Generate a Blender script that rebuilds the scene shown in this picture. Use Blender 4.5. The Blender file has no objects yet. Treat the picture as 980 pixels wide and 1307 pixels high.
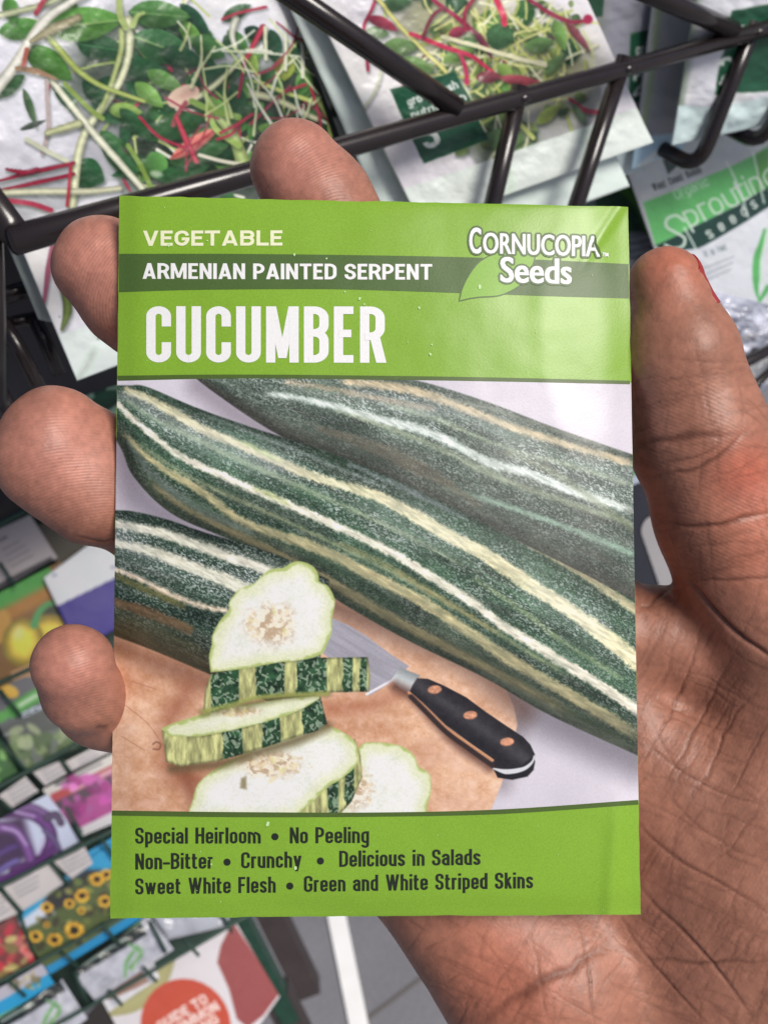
import bpy, math
import numpy as np
from mathutils import Matrix, Vector

# ------------------------------------------------------------------ frame
# The rack gives three perpendicular directions; in the camera's own axes (x right, y up, z to the viewer) they are
F = 1255.0                                    # focal length in photo pixels (photo 980 x 1307)
R_ = np.array([0.841, 0.364, -0.399]); R_ /= np.linalg.norm(R_)
B_ = np.array([-0.52, 0.63, -0.58]); B_ -= R_ * (B_ @ R_); B_ /= np.linalg.norm(B_)
U_ = np.cross(R_, B_)
ROT = np.array([R_, B_, U_])                  # camera axes -> world axes
EYE = np.array([0.0, 0.0, 1.35])              # the phone is held 1.35 m above the floor

def W(p):                                     # camera-frame metres -> world
    return np.asarray(p, float) @ ROT.T + EYE
def V(p):                                     # world -> camera-frame
    return (np.asarray(p, float) - EYE) @ ROT
def ray(px, py):
    px = np.asarray(px, float); py = np.asarray(py, float)
    return np.stack([(px - 490.0) / F, (653.5 - py) / F, -np.ones_like(px)], -1)
def P(px, py, d):                             # a point seen at (px, py), d millimetres deep, camera frame, metres
    return ray(px, py) * (np.asarray(d, float)[..., None] * 0.001)
def PX(p):                                    # camera-frame point -> photo pixel
    p = np.asarray(p, float)
    return 490.0 - F * p[..., 0] / p[..., 2], 653.5 + F * p[..., 1] / p[..., 2]

scene = bpy.context.scene
COL = scene.collection
cam_d = bpy.data.cameras.new("camera")
cam = bpy.data.objects.new("camera", cam_d); COL.objects.link(cam)
cam_d.sensor_width = 36.0; cam_d.lens = 36.0 * F / 1307.0
cam_d.clip_start = 0.01; cam_d.clip_end = 300.0
m4 = Matrix([list(ROT[0]) + [EYE[0]], list(ROT[1]) + [EYE[1]], list(ROT[2]) + [EYE[2]], [0, 0, 0, 1]])
cam.matrix_world = m4
cam_d.dof.use_dof = True; cam_d.dof.focus_distance = 0.158; cam_d.dof.aperture_fstop = 32.0
scene.camera = cam

SUN_CAM = np.array([0.46, 0.38, 0.80])        # towards the sun, camera axes
sd = ROT @ (SUN_CAM / np.linalg.norm(SUN_CAM))
elev = math.asin(sd[2]); azim = math.atan2(sd[0], sd[1])
world = bpy.data.worlds.new("World"); scene.world = world; world.use_nodes = True
wn = world.node_tree.nodes; wl = world.node_tree.links
sky = wn.new("ShaderNodeTexSky"); sky.sky_type = 'NISHITA'; sky.sun_disc = False
sky.sun_elevation = elev; sky.sun_rotation = azim; sky.dust_density = 3.0; sky.air_density = 0.6
bg = wn["Background"]; bg.inputs["Strength"].default_value = 0.062
wl.new(sky.outputs[0], bg.inputs[0])
sun_d = bpy.data.lights.new("sun", 'SUN'); sun_d.energy = 2.5; sun_d.angle = math.radians(24); sun_d.color = (1.0, 0.95, 0.885)
sun = bpy.data.objects.new("sun", sun_d); COL.objects.link(sun)
sun.rotation_euler = Vector(sd).to_track_quat('Z', 'Y').to_euler()
sun.location = (0, 0, 4)
scene.view_settings.view_transform = 'Standard'; scene.view_settings.look = 'None'
scene.view_settings.exposure = 0.22; scene.view_settings.gamma = 1.0
scene.cycles.max_bounces = 6

# ------------------------------------------------------------------ colour, noise
GAIN = 0.86                                    # how brightly a white sheet reads: photo value = albedo * GAIN
def lin(c):
    c = np.asarray(c, float) / 255.0
    return np.where(c <= 0.04045, c / 12.92, ((np.maximum(c, 0) + 0.055) / 1.055) ** 2.4)
def alb(*c):                                   # albedo of a surface that reads as this sRGB colour in the photo
    return tuple(np.clip(lin(c) / GAIN, 0, 0.9)) + (1.0,)

def _hash(ix, iy, seed):
    n = (ix.astype(np.int64) * 374761393 + iy.astype(np.int64) * 668265263 + seed * 1274126177) & 0xFFFFFFFF
    n = ((n ^ (n >> 13)) * 1274126177) & 0xFFFFFFFF
    return ((n ^ (n >> 16)) & 0xFFFF) / 65535.0
def noise(x, y, seed=0):
    ix = np.floor(x); iy = np.floor(y); fx = x - ix; fy = y - iy
    fx = fx * fx * (3 - 2 * fx); fy = fy * fy * (3 - 2 * fy)
    a = _hash(ix, iy, seed); b = _hash(ix + 1, iy, seed); c = _hash(ix, iy + 1, seed); d = _hash(ix + 1, iy + 1, seed)
    return (a * (1 - fx) + b * fx) * (1 - fy) + (c * (1 - fx) + d * fx) * fy
def fbm(x, y, seed=0, oct=4):
    s = 0; a = 0.5; t = 0
    for o in range(oct):
        s = s + a * noise(x * 2 ** o, y * 2 ** o, seed + 17 * o); t += a; a *= 0.5
    return s / t
def sstep(a, b, x):
    t = np.clip((x - a) / (b - a), 0, 1); return t * t * (3 - 2 * t)
def curve(pts, n=8):                           # Catmull-Rom through points
    p = np.asarray(pts, float)
    if len(p) < 3: return p
    q = np.vstack([2 * p[0] - p[1], p, 2 * p[-1] - p[-2]]); out = []
    for i in range(1, len(q) - 2):
        t = np.linspace(0, 1, n, endpoint=False)[:, None]
        a, b, c, d = q[i - 1], q[i], q[i + 1], q[i + 2]
        out.append(0.5 * (2 * b + (c - a) * t + (2 * a - 5 * b + 4 * c - d) * t ** 2 + (3 * b - a - 3 * c + d) * t ** 3))
    return np.vstack(out + [p[-1:]])

def line_dist(X, Y, pts):                      # distance to a polyline and the arc position 0..1
    p = np.asarray(pts, float); best = np.full(X.shape, 1e9); tt = np.zeros(X.shape)
    L = np.hypot(*(p[1:] - p[:-1]).T); cum = np.concatenate([[0], np.cumsum(L)]); tot = max(cum[-1], 1e-9)
    for i in range(len(p) - 1):
        d = p[i + 1] - p[i]; l2 = max(d @ d, 1e-12)
        h = np.clip(((X - p[i, 0]) * d[0] + (Y - p[i, 1]) * d[1]) / l2, 0, 1)
        q = np.hypot(X - p[i, 0] - h * d[0], Y - p[i, 1] - h * d[1])
        k = q < best; best = np.where(k, q, best); tt = np.where(k, (cum[i] + h * L[i]) / tot, tt)
    return best, tt

class Print:
    """Ink on a sheet: colours sampled at each vertex of the sheet, drawn in photo-pixel coordinates."""
    tangle = False                                # printed sprouts lie over one another in the printed picture
    def __init__(s, X, Y, base):
        s.X = X; s.Y = Y; s.C = np.empty(X.shape + (3,)); s.C[:] = base
    def _box(s, x0, y0, x1, y1):
        return np.nonzero((s.X >= x0) & (s.X <= x1) & (s.Y >= y0) & (s.Y <= y1))
    def blend(s, k, a, col):
        col = np.asarray(col, float); a = np.asarray(a)[..., None]
        s.C[k] = s.C[k] * (1 - a) + col * a
    def poly(s, pts, col, soft=1.0, alpha=1.0, smooth=False, grow=0.0, fn=None):
        p = np.asarray(pts, float)
        if smooth: p = curve(np.vstack([p, p[:1]]), 6)[:-1]
        m = soft * 2 + grow + 1
        k = s._box(p[:, 0].min() - m, p[:, 1].min() - m, p[:, 0].max() + m, p[:, 1].max() + m)
        if len(k[0]) == 0: return
        X = s.X[k]; Y = s.Y[k]; ins = np.zeros(X.shape, bool); q = np.roll(p, -1, 0)
        for (x0, y0), (x1, y1) in zip(p, q):
            if y0 == y1: continue
            c = (y0 > Y) != (y1 > Y)
            ins ^= c & (X < (x1 - x0) * (Y - y0) / (y1 - y0) + x0)
        d, _ = line_dist(X, Y, np.vstack([p, p[:1]]))
        d = np.where(ins, -d, d) - grow
        a = alpha * (1 - sstep(-soft, soft, d))
        c = np.asarray(col, float)
        if fn is not None: c = fn(X, Y, d, c)
        s.blend(k, a, c)
    def stroke(s, pts, w, col, soft=0.8, alpha=1.0, smooth=True, col2=None, shade=None, under=False):
        p = curve(pts, 6) if smooth else np.asarray(pts, float)
        w = np.atleast_1d(np.asarray(w, float))
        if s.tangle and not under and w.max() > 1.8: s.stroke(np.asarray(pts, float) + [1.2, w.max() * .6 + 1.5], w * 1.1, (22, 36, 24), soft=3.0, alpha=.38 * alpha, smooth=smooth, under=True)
        m = w.max() + soft * 2 + 1
        k = s._box(p[:, 0].min() - m, p[:, 1].min() - m, p[:, 0].max() + m, p[:, 1].max() + m)
        if len(k[0]) == 0: return
        d, t = line_dist(s.X[k], s.Y[k], p)
        ww = np.interp(t, np.linspace(0, 1, len(w)), w) if len(w) > 1 else w[0]
        a = alpha * (1 - sstep(-soft, soft, d - ww))
        c = np.asarray(col, float)
        if col2 is not None: c = c * (1 - t[..., None]) + np.asarray(col2, float) * t[..., None]
        if shade is not None: c = c * np.ones(3) * (1 - shade * sstep(0, 1, d / np.maximum(ww, 1e-6)))[..., None]
        s.blend(k, a, c)
    def ell(s, cx, cy, rx, ry, ang, col, soft=1.0, alpha=1.0, fn=None):
        t = np.linspace(0, 2 * np.pi, 28, endpoint=False); ca, sa = math.cos(ang), math.sin(ang)
        x = rx * np.cos(t); y = ry * np.sin(t)
        s.poly(np.stack([cx + x * ca - y * sa, cy + x * sa + y * ca], -1), col, soft, alpha, fn=fn)
    def leaf(s, x0, y0, x1, y1, w, col, soft=1.0, alpha=1.0, vein=None, dark=0.35, seed=0):
        a = np.array([x0, y0], float); b = np.array([x1, y1], float); d = b - a; n = np.array([-d[1], d[0]]) / max(np.hypot(*d), 1e-6)
        t = np.linspace(0, 1, 14); prof = w * np.sin(np.pi * t ** 0.85) ** 0.8
        up = a + d * t[:, None] + n * prof[:, None]; dn = a + d * t[:, None] - n * prof[:, None]
        L = np.hypot(*d)
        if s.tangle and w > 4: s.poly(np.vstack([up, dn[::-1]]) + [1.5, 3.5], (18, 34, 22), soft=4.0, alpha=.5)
        def fn(X, Y, dd, c):
            v = (X - x0) * n[0] + (Y - y0) * n[1]; u = ((X - x0) * d[0] + (Y - y0) * d[1]) / L / L
            g = 1 + dark * (0.5 - sstep(-w, w, v) ) + 0.25 * (fbm(X * 0.15, Y * 0.15, seed) - 0.5)
            return c[None, :] * g[..., None]
        s.poly(np.vstack([up, dn[::-1]]), col, soft, alpha, fn=fn)
        if vein is not None: s.stroke([a + d * 0.05, a + d * 0.92], [max(w * 0.09, 0.7), 0.5], vein, soft=1.0, alpha=0.8, smooth=False)
    def tris(s, T, col, alpha=1.0):
        for t in T:
            x0, y0 = t.min(0); x1, y1 = t.max(0)
            k = s._box(x0 - 1, y0 - 1, x1 + 1, y1 + 1)
            if len(k[0]) == 0: continue
            X = s.X[k]; Y = s.Y[k]; ok = np.ones(X.shape)
            ar = (t[1, 0] - t[0, 0]) * (t[2, 1] - t[0, 1]) - (t[2, 0] - t[0, 0]) * (t[1, 1] - t[0, 1])
            if abs(ar) < 1e-9: continue
            sg = np.sign(ar)
            for i in range(3):
                a, b = t[i], t[(i + 1) % 3]; l = max(np.hypot(*(b - a)), 1e-9)
                e = sg * ((b[0] - a[0]) * (Y - a[1]) - (b[1] - a[1]) * (X - a[0])) / l
                ok = np.minimum(ok, sstep(-0.45, 0.45, e))
            s.blend(k, ok * alpha, col)
    def text(s, word, x, y, cap, ang=0.0, xs=1.0, col=(255, 255, 255), bold=0.0, alpha=1.0, align='L', slant=0.0):
        T = text_tris(word, bold); T = T * [xs * cap, cap] + 0
        if align == 'C': T = T - [(T[..., 0].max() + T[..., 0].min()) / 2, 0]
        T[..., 0] += slant * T[..., 1]
        ca, sa = math.cos(ang), math.sin(ang)
        X = x + T[..., 0] * ca + T[..., 1] * sa; Y = y + T[..., 0] * sa - T[..., 1] * ca
        s.tris(np.stack([X, Y], -1), col, alpha)
    def rgba(s):
        c = np.clip(lin(np.clip(s.C, 0, 255)) / GAIN, 0, 0.9).reshape(-1, 3)
        return np.hstack([c, np.ones((len(c), 1))]).astype(np.float32)

_tt = {}
def text_tris(word, bold=0.0, res=3):          # triangles of a word, cap height 1, baseline at 0
    key = (word, bold, res)
    if key in _tt: return _tt[key].copy()
    out = []
    for w in (word, "H"):
        cu = bpy.data.curves.new("lettering", 'FONT'); cu.body = w; cu.size = 1.0; cu.resolution_u = res
        cu.offset = bold if w is word else 0.0; cu.fill_mode = 'FRONT' if hasattr(cu, "fill_mode") else cu.fill_mode
        ob = bpy.data.objects.new("lettering", cu); COL.objects.link(ob)
        bpy.context.view_layer.update()
        me = ob.evaluated_get(bpy.context.evaluated_depsgraph_get()).to_mesh()
        me.calc_loop_triangles()
        v = np.array([q.co[:2] for q in me.vertices]); f = np.array([t.vertices[:] for t in me.loop_triangles])
        out.append(v[f]); ob.to_mesh_clear()
        bpy.data.objects.remove(ob); bpy.data.curves.remove(cu)
    cap = out[1][..., 1].max()
    _tt[key] = out[0] / cap
    return _tt[key].copy()

# ------------------------------------------------------------------ objects
def mesh_data(name, verts, faces, colors=None, smooth=True):
    me = bpy.data.meshes.new(name); verts = np.asarray(verts, np.float32)
    groups = faces if isinstance(faces, list) and len(faces) and isinstance(faces[0], np.ndarray) and faces[0].ndim == 2 else [np.asarray(faces)]
    idx = np.concatenate([g.reshape(-1) for g in groups]).astype(np.int32)
    cnt = np.concatenate([np.full(len(g), g.shape[1]) for g in groups]).astype(np.int32)
    me.vertices.add(len(verts)); me.vertices.foreach_set("co", verts.reshape(-1))
    me.loops.add(len(idx)); me.loops.foreach_set("vertex_index", idx)
    me.polygons.add(len(cnt)); me.polygons.foreach_set("loop_start", np.concatenate([[0], np.cumsum(cnt)[:-1]]).astype(np.int32))
    me.update(calc_edges=True); me.validate()
    me.polygons.foreach_set("use_smooth", np.full(len(me.polygons), smooth, bool))
    if colors is not None:
        a = me.color_attributes.new("ink", 'FLOAT_COLOR', 'POINT'); a.data.foreach_set("color", np.asarray(colors, np.float32).reshape(-1))
    return me
def add(name, verts_cam, faces, mat, parent=None, origin=None, colors=None, smooth=True, world=False):
    v = np.asarray(verts_cam, float) if world else W(verts_cam)
    if parent is not None: o0 = np.array(parent["_o"])
    else: o0 = v.mean(0) if origin is None else np.asarray(origin, float); 
    if parent is None and origin is None: o0[2] = v[:, 2].min()
    ob = bpy.data.objects.new(name, mesh_data(name, v - o0, faces, colors, smooth)); COL.objects.link(ob)
    ob.data.materials.append(mat)
    if parent is None: ob.location = o0; ob["_o"] = list(o0)
    else: ob.parent = parent; ob["_o"] = list(o0)
    return ob
def thing(name, origin_world):
    o = bpy.data.objects.new(name, None); COL.objects.link(o); o.location = origin_world; o.empty_display_size = 0.02
    o["_o"] = list(np.asarray(origin_world, float)); return o
def tag(o, label, cat, group=None):
    o["label"] = label; o["category"] = cat
    if group: o["group"] = group
    return o
def grid_faces(nu, nv, off=0, flip=False):
    i = np.arange(nu * nv).reshape(nv, nu) + off
    f = np.stack([i[:-1, :-1], i[1:, :-1], i[1:, 1:], i[:-1, 1:]], -1).reshape(-1, 4)
    return f[:, ::-1] if flip else f
def tube(path, r, n=12, cap=True):
    p = np.asarray(path, float); r = np.broadcast_to(np.asarray(r, float), (len(p),))
    t = np.gradient(p, axis=0); t /= np.linalg.norm(t, axis=1)[:, None]
    a = np.cross(t[0], [0.3, 0.5, 0.81]); a /= np.linalg.norm(a); V_ = []; ang = np.linspace(0, 2 * np.pi, n, endpoint=False)
    for i in range(len(p)):
        a = a - t[i] * (a @ t[i]); a /= np.linalg.norm(a); b = np.cross(t[i], a)
        V_.append(p[i] + r[i] * (np.cos(ang)[:, None] * a + np.sin(ang)[:, None] * b))
    V_ = np.vstack(V_); F_ = []
    for i in range(len(p) - 1):
        j = np.arange(n); k = (j + 1) % n
        F_.append(np.stack([i * n + j, i * n + k, (i + 1) * n + k, (i + 1) * n + j], -1))
    Fs = [np.vstack(F_)]
    if cap: Fs.append(np.array([np.arange(n)[::-1], (len(p) - 1) * n + np.arange(n)]))
    return V_, Fs
def bend(a, b, c, rad, n=7):                   # rounded corner at b
    a, b, c = map(lambda q: np.asarray(q, float), (a, b, c)); u = (a - b) / np.linalg.norm(a - b); v = (c - b) / np.linalg.norm(c - b)
    t = np.linspace(0, 1, n)[:, None]; p0 = b + u * rad; p2 = b + v * rad
    return (1 - t) ** 2 * p0 + 2 * t * (1 - t) * b + t ** 2 * p2
def merge(parts):
    vs = []; quads = {}; o = 0
    for v, fs in parts:
        fs = fs if isinstance(fs, list) else [fs]
        for f in fs: quads.setdefault(f.shape[1], []).append(f + o)
        vs.append(v); o += len(v)
    return np.vstack(vs), [np.vstack(q) for q in quads.values()]
def boxv(c, ax, ay, az):                       # box from centre and three half-vectors
    s = np.array([[x, y, z] for z in (-1, 1) for y in (-1, 1) for x in (-1, 1)], float)
    v = np.asarray(c) + s[:, :1] * ax + s[:, 1:2] * ay + s[:, 2:] * az
    f = np.array([[0, 2, 3, 1], [4, 5, 7, 6], [0, 1, 5, 4], [2, 6, 7, 3], [0, 4, 6, 2], [1, 3, 7, 5]])
    return v, f

# ------------------------------------------------------------------ materials
def mat(name, color=(0.5, 0.5, 0.5, 1), rough=0.5, ink=False, spec=0.5, bump=None, mottle=None, coat=0.0, metal=0.0, alpha=1.0, trans=0.0, grain=None):
    m = bpy.data.materials.new(name); m.use_nodes = True; nt = m.node_tree; n = nt.nodes; l = nt.links
    p = n["Principled BSDF"]; p.inputs["Base Color"].default_value = color; p.inputs["Roughness"].default_value = rough
    p.inputs["Specular IOR Level"].default_value = spec; p.inputs["Metallic"].default_value = metal
    p.inputs["Coat Weight"].default_value = coat; p.inputs["Coat Roughness"].default_value = 0.18; p.inputs["Alpha"].default_value = alpha
    p.inputs["Transmission Weight"].default_value = trans
    tc = n.new("ShaderNodeTexCoord"); src = None
    if ink:
        a = n.new("ShaderNodeAttribute"); a.attribute_name = "ink"; src = a.outputs["Color"]
    for g in ([mottle] if mottle else []) + ([grain] if grain else []):      # (scale, strength)
        t = n.new("ShaderNodeTexNoise"); t.inputs["Scale"].default_value = g[0]; t.inputs["Detail"].default_value = 6
        l.new(tc.outputs["Object"], t.inputs["Vector"])
        r = n.new("ShaderNodeMapRange"); r.inputs[1].default_value = 0.3; r.inputs[2].default_value = 0.7
        r.inputs[3].default_value = 1 - g[1]; r.inputs[4].default_value = 1 + g[1]; l.new(t.outputs["Fac"], r.inputs[0])
        mx = n.new("ShaderNodeMix"); mx.data_type = 'RGBA'; mx.blend_type = 'MULTIPLY'; mx.inputs["Factor"].default_value = 1
        if src is not None: l.new(src, mx.inputs["A"])
        else: mx.inputs["A"].default_value = color
        l.new(r.outputs[0], mx.inputs["B"]); src = mx.outputs["Result"]
    if src is not None: l.new(src, p.inputs["Base Color"])
    if bump:                                                                   # (scale, strength, distance)
        t = n.new("ShaderNodeTexNoise"); t.inputs["Scale"].default_value = bump[0]; t.inputs["Detail"].default_value = 5
        l.new(tc.outputs["Object"], t.inputs["Vector"]); b = n.new("ShaderNodeBump")
        b.inputs["Strength"].default_value = bump[1]; b.inputs["Distance"].default_value = bump[2]
        l.new(t.outputs["Fac"], b.inputs["Height"]); l.new(b.outputs[0], p.inputs["Normal"])
    return m

# ------------------------------------------------------------------ condensed gothic lettering, drawn as strokes
def _round(pts, r, n=7):
    pts = [np.asarray(p, float) for p in pts]
    if r <= 0 or len(pts) < 3: return np.array(pts)
    out = [pts[0]]
    for i in range(1, len(pts) - 1):
        a, b, c = pts[i - 1], pts[i], pts[i + 1]; la, lc = np.linalg.norm(a - b), np.linalg.norm(c - b)
        k = min(r, la * (.5 if i > 1 else 1), lc * (.5 if i < len(pts) - 2 else 1)); p0 = b + (a - b) / la * k; p2 = b + (c - b) / lc * k
        for t in np.linspace(0, 1, n):                                 # close to a circular arc
            q = (1 - t) ** 2 * p0 + 2 * t * (1 - t) * b + t * t * p2; w = 1 - 2 * t * (1 - t)
            m = ((1 - t) ** 2 * p0 + 2 * t * (1 - t) * .7071 * b + t * t * p2) / ((1 - t) ** 2 + 2 * t * (1 - t) * .7071 + t * t); out.append(m)
    return np.array(out + [pts[-1]])
def _glyph(ch, ty):
    Bm, T, xh = ty / 2, 1 - ty / 2, 0.73; X_ = xh - ty / 2; D = -0.23
    s = lambda *p, r=9: ('s', p, r)
    d = lambda a, b, f=1.0: ('d', a, b, f)
    st = lambda x, a=0, b=1: ('s', ((x, a), (x, b)), 0)
    oo = lambda t: s((0, (Bm + t) / 2), (0, t), (1, t), (1, Bm), (0, Bm), (0, (Bm + t) / 2))
    G = {
     'A': (.34, [d((0, 0), (.5, 1)), d((1, 0), (.5, 1)), s((.15, .25), (.85, .25))]),
     'B': (.29, [st(0), s((0, T), (1, T), (1, .53), (0, .53)), s((0, .53), (1, .53), (1, Bm), (0, Bm))]),
     'C': (.29, [s((1, .64), (1, T), (0, T), (0, Bm), (1, Bm), (1, .36))]),
     'D': (.30, [st(0), s((0, T), (1, T), (1, Bm), (0, Bm))]),
     'E': (.22, [st(0), s((0, T), (1.28, T)), s((0, .52), (1.1, .52)), s((0, Bm), (1.28, Bm))]),
     'F': (.22, [st(0), s((0, T), (1.3, T)), s((0, .5), (1.15, .5))]),
     'G': (.30, [s((1, .66), (1, T), (0, T), (0, Bm), (1, Bm), (1, .50)), s((.5, .45), (1.2, .45))]),
     'H': (.30, [st(0), st(1), s((0, .52), (1, .52))]), 'I': (0, [st(0)]), 'L': (.22, [st(0), s((0, Bm), (1.3, Bm))]),
     'M': (.44, [st(0), st(1), d((.06, 1), (.5, .08), .85), d((.94, 1), (.5, .08), .85)]),
     'N': (.30, [st(0), st(1), d((.0, 1), (1, 0), .95)]), 'O': (.30, [oo(T)]),
     'P': (.28, [st(0), s((0, T), (1, T), (1, .44), (0, .44))]),
     'R': (.29, [st(0), s((0, T), (1, T), (1, .47), (0, .47)), d((.62, .5), (1.08, 0), 1.05)]),
     'S': (.28, [s((1, .68), (1, T), (0, T), (0, .54), (1, .46), (1, Bm), (0, Bm), (0, .32))]),
     'T': (.30, [s((-.2, T), (1.2, T)), st(.5)]), 'U': (.29, [s((0, 1), (0, Bm), (1, Bm), (1, 1))]),
     'V': (.32, [d((0, 1), (.5, 0)), d((1, 1), (.5, 0))]), 'W': (.56, [d((0, 1), (.27, 0), .9), d((.5, 1), (.27, 0), .9), d((.5, 1), (.73, 0), .9), d((1, 1), (.73, 0), .9)]),
     'a': (.24, [s((0, .50), (0, X_), (1, X_), (1, 0)), s((1, .42), (0, .42), (0, Bm), (1, Bm))]),
     'b': (.24, [st(0), s((0, X_), (1, X_), (1, Bm), (0, Bm))]), 'c': (.22, [s((1, .47), (1, X_), (0, X_), (0, Bm), (1, Bm), (1, .26))]),
     'd': (.24, [st(1), s((1, X_), (0, X_), (0, Bm), (1, Bm))]),
     'e': (.24, [s((0, .36), (1, .36)), s((1, .36 - ty / 2), (1, X_), (0, X_), (0, Bm), (1, Bm), (1, .24))]),
     'f': (.12, [s((1.6, T), (.3, T), (.3, 0)), s((-.6, X_), (1.5, X_))]),
     'g': (.24, [s((1, xh), (1, D), (0, D), (0, D + .12)), s((1, X_), (0, X_), (0, Bm), (1, Bm))]),
     'h': (.24, [st(0), s((0, X_), (1, X_), (1, 0))]), 'i': (0, [st(0, 0, xh), st(0, .85, 1)]), 'l': (0, [st(0)]),
     'k': (.22, [st(0), d((0.1, .33), (1, xh), .9), d((.4, .46), (1.1, 0), 1)]),
     'm': (.50, [st(0, 0, xh), s((0, X_), (.5, X_), (.5, 0)), s((.5, X_), (1, X_), (1, 0))]), 'n': (.24, [st(0, 0, xh), s((0, X_), (1, X_), (1, 0))]),
     'o': (.24, [oo(X_)]), 'p': (.24, [st(0, D, xh), s((0, X_), (1, X_), (1, Bm), (0, Bm))]),
     'r': (.12, [st(0, 0, xh), s((0, X_), (1.5, X_))]),
     's': (.21, [s((1, .52), (1, X_), (0, X_), (0, .41), (1, .32), (1, Bm), (0, Bm), (0, .22))]),
     't': (.13, [s((.2, .94), (.2, Bm), (1.5, Bm)), s((-.55, X_), (1.4, X_))]),
     'u': (.24, [st(1, 0, xh), s((0, xh), (0, Bm), (1, Bm))]), 'v': (.26, [d((0, xh), (.5, 0)), d((1, xh), (.5, 0))]),
     'w': (.44, [d((0, xh), (.27, 0), .85), d((.5, xh), (.27, 0), .85), d((.5, xh), (.73, 0), .85), d((1, xh), (.73, 0), .85)]),
     'y': (.26, [d((0, xh), (.5, 0)), d((1, xh), (.32, D))]), '-': (.16, [s((-.6, .36), (1.6, .36))]),
     '2': (.26, [s((0, .70), (0, T), (1, T), (1, .55), (0, .2), (0, Bm)), s((-.3, Bm), (1.3, Bm))]), '3': (.26, [s((0, .74), (0, T), (1, T), (1, .54), (.35, .54)), s((.35, .54), (1, .54), (1, Bm), (0, Bm), (0, .26))]),
     '"': (.12, [st(0, .72, 1), st(1, .72, 1)]), '.': (0, [st(0, 0, ty)])}
    return G[ch]
def gothic(word, width, cap, tx=.2, ty=.16, gap=.10):
    """Stroke quads of a word fitted to a width (photo px): list of 2-D triangle arrays with the baseline at 0, y up."""
    gl = [None if c == ' ' else _glyph(c, ty) for c in word]
    fixed = sum(.30 if g is None else tx for g in gl) + gap * (len(gl) - 1); var = sum(0 if g is None else g[0] for g in gl)
    k = (width / cap - fixed) / max(var, 1e-6); x = 0; out = []; ax = ty / tx
    for g in gl:
        if g is None: x += .30 + gap; continue
        w = g[0] * k; ox = x + tx / 2
        for p in g[1]:
            if p[0] == 'd':
                (x0, y0), (x1, y1), f = p[1:]; h = tx * f * .52
                q = np.array([[ox + x0 * w - h, y0], [ox + x0 * w + h, y0], [ox + x1 * w + h, y1], [ox + x1 * w - h, y1]])
                out.append(q[[0, 1, 2, 0, 2, 3]].reshape(2, 3, 2) * cap); continue
            pts = [((ox + a * w) * ax, b) for a, b in p[1]]
            c = _round(pts, min(p[2], max(w * ax * .62, .02))); t = np.gradient(c, axis=0)
            sg = c[1:] - c[:-1]; sg /= np.linalg.norm(sg, axis=1)[:, None] + 1e-12
            nm = np.zeros_like(c); nm[:-1] += sg; nm[1:] += sg; nm /= np.linalg.norm(nm, axis=1)[:, None] + 1e-12; nm = np.stack([-nm[:, 1], nm[:, 0]], -1)
            a, b = c + nm * ty / 2, c - nm * ty / 2; a[:, 0] /= ax; b[:, 0] /= ax
            T = np.stack([np.stack([a[:-1], b[:-1], b[1:]], 1), np.stack([a[:-1], b[1:], a[1:]], 1)], 1).reshape(-1, 3, 2)
            out.append(T * cap)
        x += w + tx + gap
    return out
def gothic_letters(items, name, mtl, h, parent):
    vs = []
    for (word, x0, y0, x1, y1, cap, tx, ty, gap) in items:
        for j, T in enumerate(gothic(word, x1 - x0, cap, tx, ty, gap)):
            px_ = x0 + T[..., 0]; py_ = y0 + (y1 - y0) * T[..., 0] / (x1 - x0) - T[..., 1]
            vs.append(PK(px_, py_, h + .006 * (j % 7)).reshape(-1, 3))
    v = np.vstack(vs); f = np.arange(len(v)).reshape(-1, 3)
    a = np.cross(v[f[:, 1]] - v[f[:, 0]], v[f[:, 2]] - v[f[:, 0]])[:, 2] < 0; f[a] = f[a][:, ::-1]
    return add(name, v, f, mtl, parent, smooth=False)

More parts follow.
